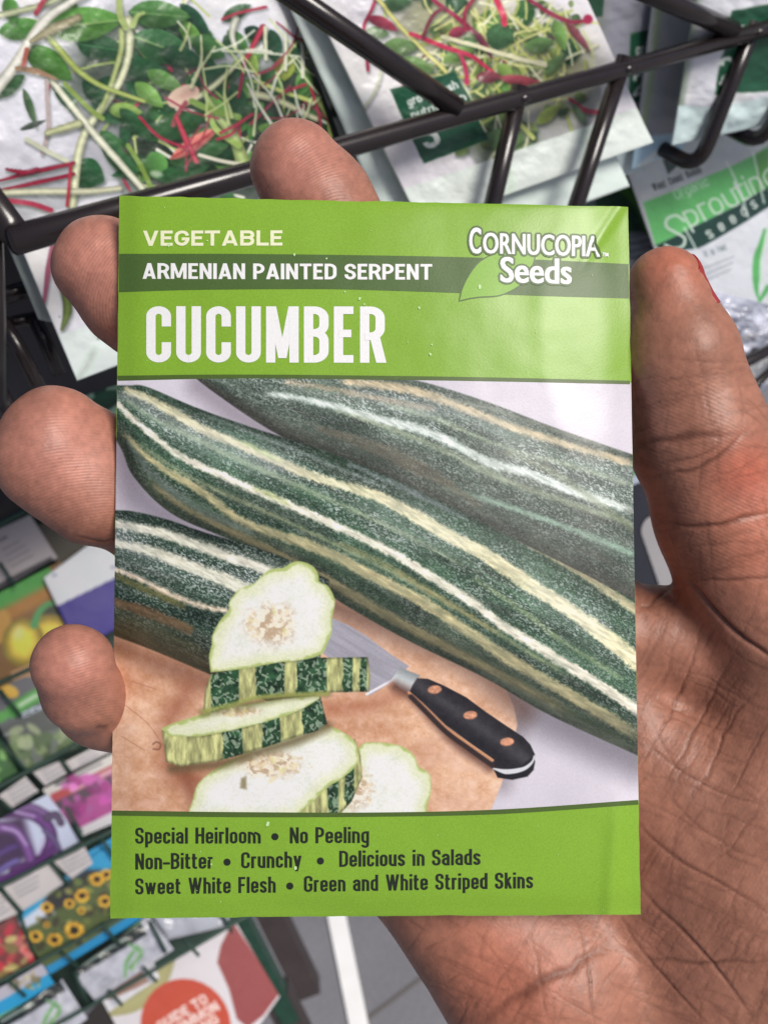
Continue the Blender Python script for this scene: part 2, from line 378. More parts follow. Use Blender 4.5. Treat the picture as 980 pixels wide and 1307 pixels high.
# ================================================================== THE PACKET
Q = {"tl": (153., 250.), "tr": (801., 264.), "br": (817., 1167.), "bl": (141., 1172.)}
def pk_uv(px, py):
    v = (py - 257) / 912.
    for _ in range(3):
        xl = 153 - 12 * v; xr = 801 + 16 * v; u = (px - xl) / (xr - xl)
        yt = 250 + 14 * u; yb = 1172 - 5 * u; v = (py - yt) / (yb - yt)
    return u, v
def pk_xy(u, v):
    top = np.stack([153 + 648 * u, 250 + 14 * u], -1); bot = np.stack([141 + 676 * u, 1172 - 5 * u], -1)
    p = top * (1 - v)[..., None] + bot * v[..., None]
    return p[..., 0], p[..., 1]
def pk_depth(px, py):
    u, v = pk_uv(px, py); uc = np.clip(u, 0, 1); vc = np.clip(v, 0, 1)
    d = 160.8 - 3.8 * (4 * uc * (1 - uc)) ** 0.8 * (0.55 + 0.45 * np.sqrt(4 * vc * (1 - vc) + 1e-6))
    d += -1.9 * np.sin(np.pi * vc) + 0.55 * np.exp(-((1 - uc) / .04) ** 2) + 0.6 * np.exp(-(uc / .03) ** 2) + .5 * np.exp(-((1 - vc) / .02) ** 2)
    d -= .10 * np.exp(-(((uc - .88) + .05 * np.sin(vc * 9)) / .025) ** 2) * sstep(.25, .1, np.abs(vc - .2))
    # the paper dips where the right side seam is folded, and both right corners are creased
    d += 0.55 * sstep(0.90, 0.985, uc) * sstep(0.2, 0.02, vc) + 0.6 * sstep(0.93, 0.99, uc) * sstep(0.86, 0.97, vc)
    d -= 0.6 * np.exp(-((uc - 0.955 + 0.10 * (vc - 0.9)) / 0.018) ** 2) * sstep(0.8, 0.9, vc)
    d -= 0.32 * np.exp(-((uc + 0.9 * (vc - 0.0) - 0.985) / 0.012) ** 2) * sstep(0.12, 0.02, vc)
    d += 0.35 * np.exp(-((vc - 0.985) / 0.02) ** 2) * (0.5 + 0.5 * np.sin(uc * 19 + 1)) * 0.6
    d += 0.75 * (fbm(px / 190., py / 190., 5, 3) - 0.5) + 0.07 * (fbm(px / 30., py / 30., 9, 2) - 0.5)
    return d
def PK(px, py, h=0.0):
    return P(px, py, pk_depth(np.asarray(px, float), np.asarray(py, float)) - h)

M_green = mat("green_printed_paper", alb(126, 167, 50), rough=0.34, spec=0.5, grain=(3800, 0.10), mottle=(60, 0.04), bump=(2600, 0.12, 0.00012))
M_band = mat("dark_green_ink", alb(72, 98, 46), rough=0.42, spec=0.5, grain=(3800, 0.12), bump=(2600, 0.12, 0.00012))
M_line = mat("olive_border_ink", alb(74, 96, 40), rough=0.42, grain=(3800, 0.10))
M_white = mat("white_lettering", alb(236, 234, 240), rough=0.45, grain=(3000, 0.04), bump=(2600, 0.1, 0.0001))
M_pale = mat("pale_green_lettering", alb(226, 240, 192), rough=0.45, grain=(3000, 0.05))
M_black = mat("black_lettering", alb(34, 40, 30), rough=0.45)
M_leaf = mat("leaf_green_ink", alb(126, 172, 58), rough=0.42, grain=(3800, 0.10))
M_photo = mat("printed_photo_ink", ink=True, rough=0.32, spec=0.5, bump=(2600, 0.12, 0.00012))
M_paper = mat("white_paper_back", alb(215, 214, 208), rough=0.7, mottle=(90, 0.05))

packet = thing("seed_packet", W(PK(480., 1172.)))
tag(packet, "green cucumber seed packet with a striped cucumber photo, held in the hand", "seed packet")
nu, nv = 330, 460
u, v = np.meshgrid(np.linspace(0, 1, nu), np.linspace(0, 1, nv)); X, Y = pk_xy(u, v)
jit = 0.9 * (fbm(X / 23., Y / 23., 3, 3) - 0.5)                  # a hand-cut paper edge is never dead straight
edge = np.minimum(np.minimum(u, 1 - u), np.minimum(v, 1 - v) * 1.4)
X = X + jit * (edge < 1e-9) * 1.6; Y = Y + jit * (edge < 1e-9) * 2.2
front = PK(X, Y); back = PK(X, Y, -(0.25 + 1.5 * sstep(0, 0.12, edge)))
n = nu * nv; rim = np.concatenate([np.arange(nu), np.arange(2 * nu - 1, n, nu), np.arange(n - 2, n - nu - 1, -1), np.arange(n - 2 * nu, 0, -nu)])
r2 = np.roll(rim, -1)
add("envelope_back", np.vstack([back.reshape(-1, 3), front.reshape(-1, 3)[rim]]),
    [np.vstack([grid_faces(nu, nv, 0, True), np.stack([n + np.arange(len(rim)), rim, r2, n + (np.arange(len(rim)) + 1) % len(rim)], -1)[:, ::-1]])], M_paper, packet)
add("envelope_front", front.reshape(-1, 3), grid_faces(nu, nv), M_green, packet)

def ribbon(name, top, bot, mtl, h, n=200, k=8, clip=True):
    t = curve(top, 40); b = curve(bot, 40)
    xs = np.linspace(0, 1, n)
    def ev(c):
        s = np.concatenate([[0], np.cumsum(np.hypot(*(c[1:] - c[:-1]).T))]); s /= s[-1]
        return np.stack([np.interp(xs, s, c[:, 0]), np.interp(xs, s, c[:, 1])], -1)
    t, b = ev(t), ev(b); w = np.linspace(0, 1, k)[:, None, None]; g = t[None] * (1 - w) + b[None] * w
    return add(name, PK(g[..., 0], g[..., 1], h).reshape(-1, 3), grid_faces(n, k), mtl, packet)
ribbon("name_band", [(152.4, 324), (300, 324), (480, 326), (600, 328.5), (700, 332), (801.6, 337)],
       [(152, 373), (250, 370), (400, 369), (480, 370.5), (600, 374.5), (700, 378), (802.4, 381)], M_band, 0.03, k=14)
ribbon("photo_border", [(150.5, 479.5), (300, 478), (480, 479.5), (640, 482), (803.6, 486)],
       [(150.5, 486), (300, 483), (480, 484.5), (640, 487), (803.7, 490.5)], M_line, 0.06, k=4)
ribbon("photo_border", [(143.2, 1034.5), (300, 1036.5), (480, 1037), (640, 1033), (814.2, 1021)],
       [(143.1, 1041), (300, 1043), (480, 1042.5), (640, 1039), (814.3, 1027)], M_line, 0.06, k=4)

# ---- the photograph printed on it
nu, nv = 660, 540
u, v = np.meshgrid(np.linspace(0.0, 1.0, nu), np.linspace(0, 1, nv))
ytop = np.interp(u, [0, .23, .5, .75, 1], [484, 481, 482.5, 485, 488.5]); ybot = np.interp(u, [0, .23, .5, .75, 1], [1038, 1040, 1040, 1036, 1024])
Yp = ytop + (ybot - ytop) * v; _v = (Yp - 257) / 912; Xp = 153 - 12 * _v + (648 + 28 * _v) * u
A = Print(Xp, Yp, (203, 198, 208))
A.C += 26 * (fbm(Xp / 120, Yp / 120, 2)[..., None] - 0.5)
def dark(pts, w, a, col=(120, 112, 124), soft=None): A.stroke(pts, w, col, soft=soft or w * 1.0, alpha=a)
# printed shadows of the cucumbers on the table are part of the printed picture
dark([(255, 492), (320, 540), (400, 578), (480, 605)], 16, .6)
dark([(153, 560), (180, 630), (230, 672), (300, 700)], 22, .65, (105, 98, 110))
dark([(560, 850), (640, 890), (720, 925), (812, 968)], 26, .7, (98, 94, 104))
board_pts = [(140, 815), (200, 800), (300, 770), (425, 760), (500, 782), (560, 806), (610, 838), (640, 868), (655, 900), (660, 925), (652, 960), (640, 1000), (622, 1045), (140, 1050)]
def board(X, Y, d, c):
    g = fbm(X / 60, Y / 30, 21) - 0.5; g2 = fbm(X / 9, Y / 9, 22, 3) - 0.5
    k = np.stack([212 + 50 * g + 30 * g2, 168 + 62 * g + 40 * g2, 138 + 64 * g + 50 * g2], -1)
    k = k + 22 * (fbm(X / 3, Y / 3, 24, 3) - .5)[..., None]
    st = sstep(.52, .8, fbm(X / 40, Y / 18, 25))[..., None]; k = k * (1 - .35 * st) + np.array([222, 186, 166.]) * .35 * st
    e = sstep(-14, 0, d)[..., None]
    return k * (1 - 0.14 * e) + np.array([236, 214, 196]) * 0.14 * e
A.stroke(board_pts[5:12], 12, (110, 98, 104), soft=16, alpha=.5)
A.poly(board_pts, (200, 150, 128), soft=1.5, fn=board)
for a in [((430, 790), (560, 828), (650, 905)), ]: A.stroke(a, 10, (232, 196, 178), soft=14, alpha=.35)
dark([(430, 775), (520, 812), (600, 850), (668, 905)], 15, .75, (96, 74, 66), soft=20)
dark([(148, 822), (200, 845), (262, 868), (300, 890)], 14, .6, (100, 62, 48), soft=16)
dark([(240, 880), (214, 930), (222, 985), (260, 1000)], 12, .55, (138, 78, 56), soft=18); dark([(236, 985), (244, 1010), (250, 1040)], 8, .6, (124, 70, 50), soft=12); dark([(420, 905), (470, 900), (520, 880)], 8, .45, (150, 84, 60), soft=14)
for p in (((160, 900), (190, 925), (214, 960)), ((156, 940), (185, 958)), ((170, 870), (200, 880))): A.stroke(p, .6, (150, 96, 78), soft=1, alpha=.5)

def cucumber(top, bot, stripes, seed, base=(44, 78, 62), fleck=(206, 216, 214), brown=0.0, fl=0.5, side=(96, 84, 62)):
    ca, sa = math.cos(0.50), math.sin(0.50)
    T = curve(top, 10); Bt = curve(bot, 10)
    a0, b0 = T[:, 0] * ca + T[:, 1] * sa, -T[:, 0] * sa + T[:, 1] * ca
    a1, b1 = Bt[:, 0] * ca + Bt[:, 1] * sa, -Bt[:, 0] * sa + Bt[:, 1] * ca
    o0, o1 = np.argsort(a0), np.argsort(a1)
    def fn(X, Y, d, c):
        a = X * ca + Y * sa; b = -X * sa + Y * ca
        tp = np.interp(a, a0[o0], b0[o0]); bt = np.interp(a, a1[o1], b1[o1]); t = np.clip((b - tp) / np.maximum(bt - tp, 1), -0.1, 1.1)
        wob = fbm(a / 42, b / 14, seed, 3)
        tone = fbm(a / 60, t * 11, seed + 3, 4); tone2 = fbm(a / 150, t * 16, seed + 4, 3)
        k = np.array(base, float) * (0.55 + 0.9 * tone)[..., None]
        gry = sstep(.5, .75, tone2)[..., None]; k = k * (1 - .45 * gry) + np.array([88, 92, 84.]) * .45 * gry * (.5 + tone)[..., None]
        f = noise(a / 2.0 + 1.4 * noise(a / 3.4, b / 3, 5), b / 1.3 + 1.2 * noise(a / 5, b / 5, 6), seed + 5)    # pale squiggles on the dark bands
        f2 = noise(a / 1.5, b / 1.2, seed + 8); f3 = noise(a / 1.1, b / 1.0, seed + 9)
        hl = np.exp(-((t - .27) / .2) ** 2) + .35
        amt = fl * sstep(0.50, 0.74, f) * (0.2 + 1.5 * fbm(a / 30, t * 8, seed + 6, 3) ** 1.4) * (.55 + .6 * hl) + 0.30 * sstep(.6, .92, f2) * hl
        amt = np.clip(amt * .8, 0, .75)
        k = k * (1 - amt[..., None]) + np.array(fleck, float) * amt[..., None]
        k = k * (1 - .4 * sstep(.55, .9, f3))[..., None]
        for (pts, w, col, st) in stripes:
            P_ = curve(pts, 8); dd, tt = line_dist(X, Y, P_)
            ww = np.interp(tt, np.linspace(0, 1, len(np.atleast_1d(w))), np.atleast_1d(w)) * (0.52 + 0.36 * wob)
            rag = (noise(a / 4, b / 4, seed + 11) - .5) * 3.2 + (noise(a / 1.5, b / 1.5, seed + 12) - .5) * 2.4
            al = st * (1 - sstep(-2.6, 3.4, dd + rag * .8 - ww)) * sstep(0, .04, tt) * sstep(1, .93, tt) if np.atleast_1d(w).size != 11 else st * (1 - sstep(-2.2, 3.0, dd + rag * .8 - ww)); al = al * (.72 + .5 * fbm(a / 18, b / 5, seed + 19, 3))
            cc = np.array(col, float) * (0.74 + 0.46 * fbm(a / 14, b / 3, seed + 14, 3))[..., None]
            k = k * (1 - al[..., None]) + cc * al[..., None]
        br = sstep(0.70, 1.0, t + 0.12 * (tone - .5)) * brown
        k = k * (1 - br[..., None]) + np.array(side, float) * (0.7 + 0.6 * fbm(a / 30, b / 4, seed + 2))[..., None] * br[..., None]
        sh = 0.78 + 0.34 * np.sin(np.pi * np.clip(t * 0.86 + 0.16, 0, 1)) - 0.16 * sstep(0.84, 1.02, t) - 0.16 * sstep(0.12, -0.02, t)
        k = k * sh[..., None]
        gl = 0.34 * np.exp(-((t - 0.24) / 0.16) ** 2) * sstep(0.3, 0.7, fbm(a / 130, t * 2, seed + 20, 2))
        return k * (1 - gl[..., None]) + np.array([222, 228, 232.]) * gl[..., None]
    A.poly(np.vstack([T, Bt[::-1]]), base, soft=1.4, fn=fn)
CR = (214, 208, 176); WH = (222, 224, 216)
cucumber([(240, 462), (380, 462), (515, 482), (610, 509), (700, 543), (760, 564), (830, 588)],
         [(225, 462), (275, 502), (350, 552), (430, 590), (560, 655), (700, 730), (830, 790)],
         [([(430, 486), (490, 492), (540, 502), (600, 524), (650, 544), (720, 566), (820, 596)], [5, 7, 6, 6, 5, 6], (214, 196, 160), .85),
          ([(330, 500), (400, 512), (480, 534), (550, 553), (620, 588), (680, 606), (740, 630), (820, 656)], [3, 5, 6, 8, 7, 6, 6], (206, 216, 210), .85),
          ([(360, 486), (430, 498), (500, 512), (560, 524)], 4, (196, 170, 138), .5), ([(420, 520), (500, 548), (565, 574), (640, 612), (720, 640), (815, 672)], [2, 4, 5, 5, 4], (150, 160, 136), .6),
          ([(480, 512), (560, 536), (640, 570), (720, 592), (815, 622)], [2, 4, 3, 4, 3], (164, 178, 150), .5), ([(560, 505), (640, 526), (720, 552), (810, 582)], [2, 3, 3], (176, 186, 168), .5),
          ([(560, 620), (640, 644), (720, 672), (820, 712)], [3, 4, 5], (150, 178, 160), .7),
          ([(400, 545), (480, 572), (560, 612), (620, 650)], [4, 14, 3], (122, 108, 92), .45),
          ([(640, 575), (700, 600), (760, 640), (815, 680)], 6, (120, 130, 104), .5)], 40, base=(76, 90, 80), brown=.45, fl=.55, side=(92, 80, 72))
cucumber([(140, 492), (165, 492), (188, 494), (250, 520), (320, 545), (420, 577), (480, 602), (560, 638), (640, 680), (720, 720), (830, 776)],
         [(140, 548), (156, 575), (172, 610), (220, 656), (300, 692), (380, 732), (440, 772), (520, 817), (620, 866), (700, 912), (830, 972)],
         [([(162, 497), (195, 512), (230, 531), (262, 549), (340, 582), (400, 608), (490, 637), (555, 674), (615, 706), (665, 739), (715, 770), (770, 811), (830, 858)], [5, 7, 7, 7, 8, 9, 11, 12, 13, 14, 14], (214, 208, 170), .95),
          ([(150, 515), (175, 539), (227, 580), (286, 608), (331, 628), (400, 658), (490, 700), (545, 733), (600, 767), (640, 797), (700, 834), (750, 865), (830, 916)], [4, 5, 6, 6, 7, 7, 7, 7, 8, 8, 9], (222, 218, 200), .97),
          ([(520, 616), (570, 638), (615, 661), (680, 696), (740, 731), (782, 759), (830, 792)], [2, 3, 4, 5, 6, 7], (216, 208, 168), .95),
          ([(152, 545), (192, 586), (261, 630), (313, 667), (400, 698), (490, 742), (550, 774), (615, 818), (680, 860), (740, 894), (830, 950)], [4, 6, 7, 8, 9, 9, 9, 9, 10], (190, 182, 140), .9),
          ([(184, 610), (240, 650), (320, 690), (420, 742), (520, 800), (640, 862), (740, 918)], [4, 6, 7, 8, 8, 7], (176, 164, 122), .8),
          ([(153, 505), (200, 536), (260, 566), (340, 602), (430, 642), (520, 684), (600, 728)], [2, 3, 4, 3, 2], (140, 156, 128), .7),
          ([(170, 560), (230, 602), (300, 636), (380, 672), (460, 710), (540, 752), (640, 812), (740, 872)], [2, 3, 3, 4, 3, 2], (150, 158, 122), .65),
          ([(250, 525), (330, 556), (420, 592), (500, 626)], [1, 3, 4, 2], (196, 206, 208), .35),
          ([(600, 735), (660, 775), (720, 820), (800, 870)], [2, 4, 3], (150, 164, 120), .45),
          ([(210, 535), (300, 585), (360, 610)], [1, 3, 1], (130, 156, 120), .4),
          ([(300, 560), (330, 574), (360, 590)], [1, 4, 1], (128, 160, 92), .5), ([(320, 622), (345, 632), (372, 646)], [1, 4, 1], (140, 158, 80), .5), ([(430, 690), (500, 725), (570, 768), (640, 810)], [1, 4, 5, 2], (150, 140, 92), .55),
          ([(160, 560), (200, 612), (260, 652), (330, 684)], [2, 6, 8, 3], (118, 138, 132), .55), ([(480, 655), (560, 700), (640, 745), (700, 790)], [1, 3, 3, 1], (86, 116, 92), .5), ([(440, 590), (520, 625), (600, 665)], [2, 6, 2], (196, 206, 214), .45),
          ([(600, 850), (680, 893), (740, 925), (815, 962)], [2, 6, 8, 8], (128, 144, 128), .6), ([(560, 815), (640, 855), (720, 905), (800, 948)], [1, 2, 3, 2], (70, 86, 66), .6)], 70, base=(52, 76, 58), brown=.30, fl=.5, side=(102, 96, 74))
cucumber([(130, 652), (165, 652), (210, 662), (260, 679), (330, 700), (372, 716), (420, 740)],
         [(130, 806), (150, 813), (200, 832), (270, 862), (330, 890), (400, 920)],
         [([(140, 667), (200, 679), (260, 699), (330, 724), (400, 750)], [8, 8, 9, 9], (216, 214, 196), .95),
          ([(140, 691), (190, 703), (240, 722), (290, 742), (350, 766)], [6, 9, 10, 10], (208, 206, 184), .9),
          ([(140, 724), (175, 737), (210, 755), (250, 771), (300, 782)], [3, 4, 4, 3], (226, 206, 184), .95),
          ([(140, 732), (190, 754), (240, 776)], [4, 5, 4], (110, 104, 60), .7),
          ([(140, 766), (190, 782), (250, 806)], [7, 9, 8], (112, 88, 62), .8)], 90, base=(34, 52, 40), brown=.75, fl=.62, side=(110, 92, 64))

def flesh(seed, cx, cy, rx, ry):
    def fn(X, Y, d, c):
        g = fbm(X / 22, Y / 22, seed) - .5; g2 = fbm(X / 2.4, Y / 2.4, seed + 1, 2) - .5
        k = np.stack([226 + 20 * g + 22 * g2, 228 + 18 * g + 22 * g2, 222 + 26 * g + 26 * g2], -1)
        ed = d + 9 * (fbm(X / 11, Y / 11, seed + 2) - .5)
        e = sstep(-24, -2, ed)[..., None]; k = k * (1 - .5 * e) + np.array([204, 212, 146.]) * .5 * e
        e = sstep(-5, -.5, ed)[..., None]; k = k * (1 - .7 * e) + np.array([150, 170, 84.]) * .7 * e
        r = np.hypot((X - cx) / rx, (Y - cy) / ry) + 0.75 * (fbm(X / 10, Y / 10, seed + 3) - .5)
        s = sstep(1.15, .35, r)[..., None]; tex = fbm(X / 5.5 + 2 * fbm(X / 9, Y / 9, seed), Y / 5.5, seed + 4, 4)[..., None]
        tan_ = np.array([168, 136, 100.]) + np.array([70, 84, 96.]) * sstep(.36, .62, tex)
        return k * (1 - .7 * s) + tan_ * .7 * s
    return fn
def rind(seed, edges, ang=0.0):
    def fn(X, Y, d, c):
        xx = X + ang * Y; f = noise(X / 1.9, Y / 2.6, seed); g = fbm(X / 8, Y / 8, seed + 1)
        f = noise(X / 2.9 + 1.8 * noise(X / 5, Y / 5, seed + 7), Y / 3.3 + 1.8 * noise(X / 5, Y / 5, seed + 8), seed)
        dk = np.array([42, 72, 48.]) * (.4 + 1.1 * g)[..., None]; a = .6 * sstep(.45, .75, f)
        dk = dk * (1 - a[..., None]) + np.array([186, 200, 176.]) * a[..., None]
        lt = np.array([176, 178, 122.]) * (.6 + .75 * fbm(X / 4, Y / 14, seed + 2, 3))[..., None]; k = lt
        for (e0, e1) in edges:
            m = (sstep(e0 - 1.5, e0 + 1.5, xx + 7 * (fbm(X / 6, Y / 9, seed + 3) - .5)) * (1 - sstep(e1 - 1.5, e1 + 1.5, xx)))[..., None]; k = k * (1 - m) + dk * m
        e = sstep(-4, 0, d)[..., None]
        return k * (1 - .3 * e)
    return fn
def q(l, ox=140, oy=700, s=2.882): return [(ox + x / s, oy + y / s) for x, y in l]
# knife blade and bolster
A.poly([(424, 789), (445, 798), (468, 812), (500, 836), (522, 850), (510, 864), (472, 888), (455, 870), (410, 832)], (150, 148, 158), soft=1, fn=lambda X, Y, d, c: c * (0.94 + .2 * fbm((X + Y) / 60, (Y - X * .6) / 4, 4))[..., None])
A.stroke([(468, 886), (490, 874), (512, 862)], 1.6, (226, 222, 228), soft=1)
A.poly([(500, 866), (511, 852), (536, 862), (527, 882), (520, 884), (508, 877)], (170, 176, 178), soft=1.2, fn=lambda X, Y, d, c: c * (.75 + .5 * sstep(850, 880, Y + .45 * (520 - X)))[..., None])
A.stroke([(505, 876), (530, 892), (580, 945), (625, 978)], 7, (84, 54, 46), soft=8, alpha=.8)
K = q([(150, 362), (190, 364), (250, 390), (330, 432), (400, 484), (470, 532), (540, 578), (566, 606), (583, 642), (580, 672), (560, 700), (540, 715), (470, 716), (430, 696), (424, 656), (345, 600), (256, 534), (178, 457), (124, 410), (132, 390)], 480, 740, 2.882)
A.poly(K, (34, 32, 36), soft=1, fn=lambda X, Y, d, c: c * (.8 + .5 * fbm(X / 7, Y / 7, 8))[..., None] + 26 * np.exp(-((-.57 * (X - 560) + .82 * (Y - 898) + 5) / 9) ** 2)[..., None])
A.stroke(q([(120, 415), (180, 470), (260, 548), (350, 612), (428, 664)], 480, 740, 2.882), 1.7, (196, 142, 104), soft=1)
A.stroke(q([(128, 430), (180, 482), (260, 562), (350, 628), (428, 684)], 480, 740, 2.882), 3.2, (52, 40, 38), soft=1.5)
A.poly(q([(428, 690), (500, 712), (575, 650), (584, 668), (578, 700), (556, 724), (500, 736), (446, 728)], 480, 740, 2.882), (30, 28, 32), soft=1.2)
A.stroke(q([(432, 695), (480, 706), (540, 696), (572, 672), (581, 648)], 480, 740, 2.882), [1, 3.2, 3, 2, .8], (206, 208, 212), soft=1)
for x, y in ((215, 404), (346, 498), (481, 596)):
    A.ell(480 + x / 2.882, 740 + y / 2.882, 9.2, 5.6, -0.12, (196, 140, 112), soft=1, fn=lambda X, Y, d, c: c * (.9 + .3 * noise(X / 3, Y / 2, 3))[..., None] * (1 - .25 * sstep(-2, 0, d))[..., None])
# slices
A.poly([(458, 955), (466, 948), (490, 948), (514, 953), (529, 965), (534, 978), (548, 988), (550, 1010), (545, 1030), (540, 1060), (430, 1060)], (222, 226, 214), smooth=True, soft=1.2, fn=flesh(130, 455, 1010, 22, 30))
A.poly(q([(900, 700), (922, 760), (930, 840), (890, 930), (840, 985), (690, 985), (750, 900), (860, 840)]), (80, 100, 60), soft=1.2, fn=rind(140, [(418, 432), (440, 452)], .0))
A.poly(q([(310, 905), (330, 860), (400, 805), (560, 725), (700, 682), (800, 655), (865, 680), (905, 715), (912, 755), (905, 800), (850, 850), (800, 880), (720, 955), (640, 1000), (316, 1000)]), (222, 226, 214), smooth=True, soft=1.2, fn=flesh(150, 345, 975, 50, 20))
A.poly(q([(484, 846), (503, 838), (504, 886), (480, 882)]), (128, 114, 80), soft=2.5, alpha=.8)
for x, y in ((560, 800), (610, 780), (640, 815), (680, 800), (600, 850)): A.ell(140 + x / 2.882, 700 + y / 2.882, 7, 3, -0.7, (226, 214, 178), soft=1.2, alpha=.8)
A.stroke(q([(230, 810), (330, 800), (420, 790), (560, 745), (690, 705), (800, 655)]), 6, (92, 78, 52), soft=7, alpha=.75)
A.poly(q([(192, 670), (335, 690), (500, 655), (680, 600), (775, 545), (800, 645), (760, 672), (690, 692), (560, 735), (400, 782), (260, 802), (208, 785)]), (80, 100, 60), soft=1.2, fn=rind(160, [(228, 253), (279, 302), (331, 376), (392, 414)], -.06))
A.poly(q([(190, 662), (240, 640), (340, 610), (460, 580), (620, 555), (770, 540), (774, 552), (720, 585), (660, 612), (560, 642), (440, 672), (330, 692), (220, 692)]), (226, 228, 220), soft=1.2, fn=flesh(170, 305, 908, 32, 8))
A.stroke(q([(345, 605), (480, 580), (640, 545), (800, 530)]), 5, (88, 84, 52), soft=6, alpha=.6)
A.poly(q([(372, 462), (500, 436), (640, 416), (780, 402), (950, 400), (958, 470), (954, 527), (800, 530), (560, 546), (380, 602), (344, 600), (352, 520)]), (80, 100, 60), soft=1.2, fn=rind(180, [(270, 305), (327, 363), (379, 417), (437, 450), (459, 468)], .0))
A.stroke(q([(346, 600), (450, 575), (560, 546), (800, 533)]), 3, (150, 156, 84), soft=2.5, alpha=.8)
A.poly(q([(372, 456), (366, 400), (376, 352), (378, 320), (404, 268), (438, 226), (440, 196), (478, 150), (528, 130), (552, 108), (590, 78), (640, 70), (668, 52), (705, 48), (748, 66), (768, 98), (772, 122), (806, 142), (828, 190), (822, 238), (818, 262), (816, 310), (800, 350), (778, 390), (700, 412), (620, 420), (500, 442)]), (222, 226, 214), soft=1.3, smooth=True, fn=flesh(190, 345, 797, 36, 30))
_rs = np.random.RandomState(8)
for cx_, cy_, rx_, ry_, n_ in ((345, 797, 30, 24, 26), (350, 975, 40, 14, 22), (305, 910, 26, 5, 8), (462, 1005, 16, 24, 10)):
    for _ in range(n_):
        a_ = _rs.uniform(0, 6.28); r_ = _rs.uniform(.1, 1) ** .6; A.ell(cx_ + rx_ * r_ * math.cos(a_), cy_ + ry_ * r_ * math.sin(a_), _rs.uniform(2.4, 5), _rs.uniform(1.2, 2.2), a_ + _rs.uniform(-.6, .6), np.array([[226, 210, 172], [198, 172, 132], [236, 226, 198], [208, 206, 140]][_rs.randint(4)], float), soft=1.8, alpha=.55)
A.stroke(q([(160, 720), (175, 712), (188, 722), (182, 738), (162, 738)]), 1, (110, 70, 50), soft=1, alpha=.7)
A.C += 9 * (noise(Xp / 1.15, Yp / 1.15, 500) - .5)[..., None] + 7 * (noise(Xp / 0.8, Yp / 0.8, 501) - .5)[..., None]
add("printed_photo", PK(Xp, Yp, 0.03).reshape(-1, 3), grid_faces(nu, nv), M_photo, packet, colors=A.rgba())

# ---- lettering and the maker's emblem
def letters(items, name, mtl, h, parent=packet):
    T_all = []
    for (word, x0, y0, x1, y1, cap, bold, thick, *lift) in items:
        T = text_tris(word, bold, 4); lo, hi = T[..., 0].min(), T[..., 0].max(); w = x1 - x0 - 2 * thick
        for j, dx in enumerate((-thick, 0, thick) if thick else (0,)):
            fx = (T[..., 0] - lo) / (hi - lo); px = x0 + thick + fx * w + dx
            py = y0 + (y1 - y0) * fx - T[..., 1] * cap
            T_all.append(PK(px, py, h + (lift[0] if lift else 0) + (0.0008 if lift else .012) * j).reshape(-1, 3))
    v = np.vstack(T_all); f = np.arange(len(v)).reshape(-1, 3)
    a = np.cross(v[f[:, 1]] - v[f[:, 0]], v[f[:, 2]] - v[f[:, 0]])[:, 2] < 0; f[a] = f[a][:, ::-1]
    return add(name, v, f, mtl, parent, smooth=False)
gothic_letters([("CUCUMBER", 187, 462.6, 491, 463, 71.8, .166, .135, .092)], "title_lettering", M_white, 0.05, packet)
gothic_letters([("VEGETABLE", 183, 313.8, 360, 313.4, 19.4, .235, .195, .15)], "kind_lettering", M_pale, 0.05, packet)
gothic_letters([("ARMENIAN PAINTED SERPENT", 182.5, 355.8, 551.5, 357, 20, .225, .165, .105)], "variety_lettering", M_white, 0.06, packet)
desc = gothic_letters([(w, x0, y0, x1, y1, 20.6, .176, .14, .085) for (w, x0, y0, x1, y1) in (
    ("Special Heirloom", 173, 1077, 333, 1076.6), ("No Peeling", 370, 1076.6, 471, 1076), ("Non-Bitter", 173, 1110, 272, 1108.7), ("Crunchy", 308, 1108.4, 385, 1107.2),
    ("Delicious in Salads", 433, 1106.6, 613, 1104), ("Sweet White Flesh", 173, 1141.8, 352, 1139.4), ("Green and White Striped Skins", 388, 1138.6, 680, 1133.8))], "description_lettering", M_black, 0.05, packet)
for x, y in ((351, 1068), (290, 1100.5), (409, 1099), (370, 1131)):
    t = np.linspace(0, 2 * np.pi, 24, endpoint=False)
    add("bullet", PK(x + 4.6 * np.cos(t), y + 4.6 * np.sin(t), 0.05), np.arange(24)[None, ::-1].copy(), M_black, desc)
LF = curve([(586, 384), (590, 368), (598, 352), (610, 336), (626, 326), (646, 320), (672, 321), (682, 324), (680, 336), (674, 350), (664, 363), (650, 372), (634, 377.5), (612, 379), (598, 381), (586, 384)], 5)[:-1]
c0 = LF.mean(0)
def fan(pts, h, name, mtl, parent):
    ring = [c0 + (pts - c0) * s for s in (0.02, 0.25, 0.5, 0.75, 1)]; g = np.vstack(ring); k = len(pts)
    f = []
    for r in range(4):
        i = np.arange(k); j = (i + 1) % k; f.append(np.stack([r * k + i, (r + 1) * k + i, (r + 1) * k + j, r * k + j], -1))
    return add(name, PK(g[:, 0], g[:, 1], h), np.vstack(f), mtl, parent)
nrm = np.roll(LF, -1, 0) - np.roll(LF, 1, 0); nrm = np.stack([-nrm[:, 1], nrm[:, 0]], -1); nrm /= np.linalg.norm(nrm, axis=1)[:, None] + 1e-9
if ((LF - c0) * nrm).sum() < 0: nrm = -nrm
emb = fan(LF - nrm * 0.5, 0.07, "emblem_leaf", M_leaf, packet); fan(LF + nrm * 1.1, 0.05, "emblem_outline", M_band, emb)
logo = [("C", 598.5, 322.5, 614, 323, 31.5, 0.012, .6), ("ORNUCOPIA", 616, 322.8, 765.5, 327.4, 25.5, 0.008, .55), ("Seeds", 638, 359.5, 729.5, 362, 31, 0.012, .7)]
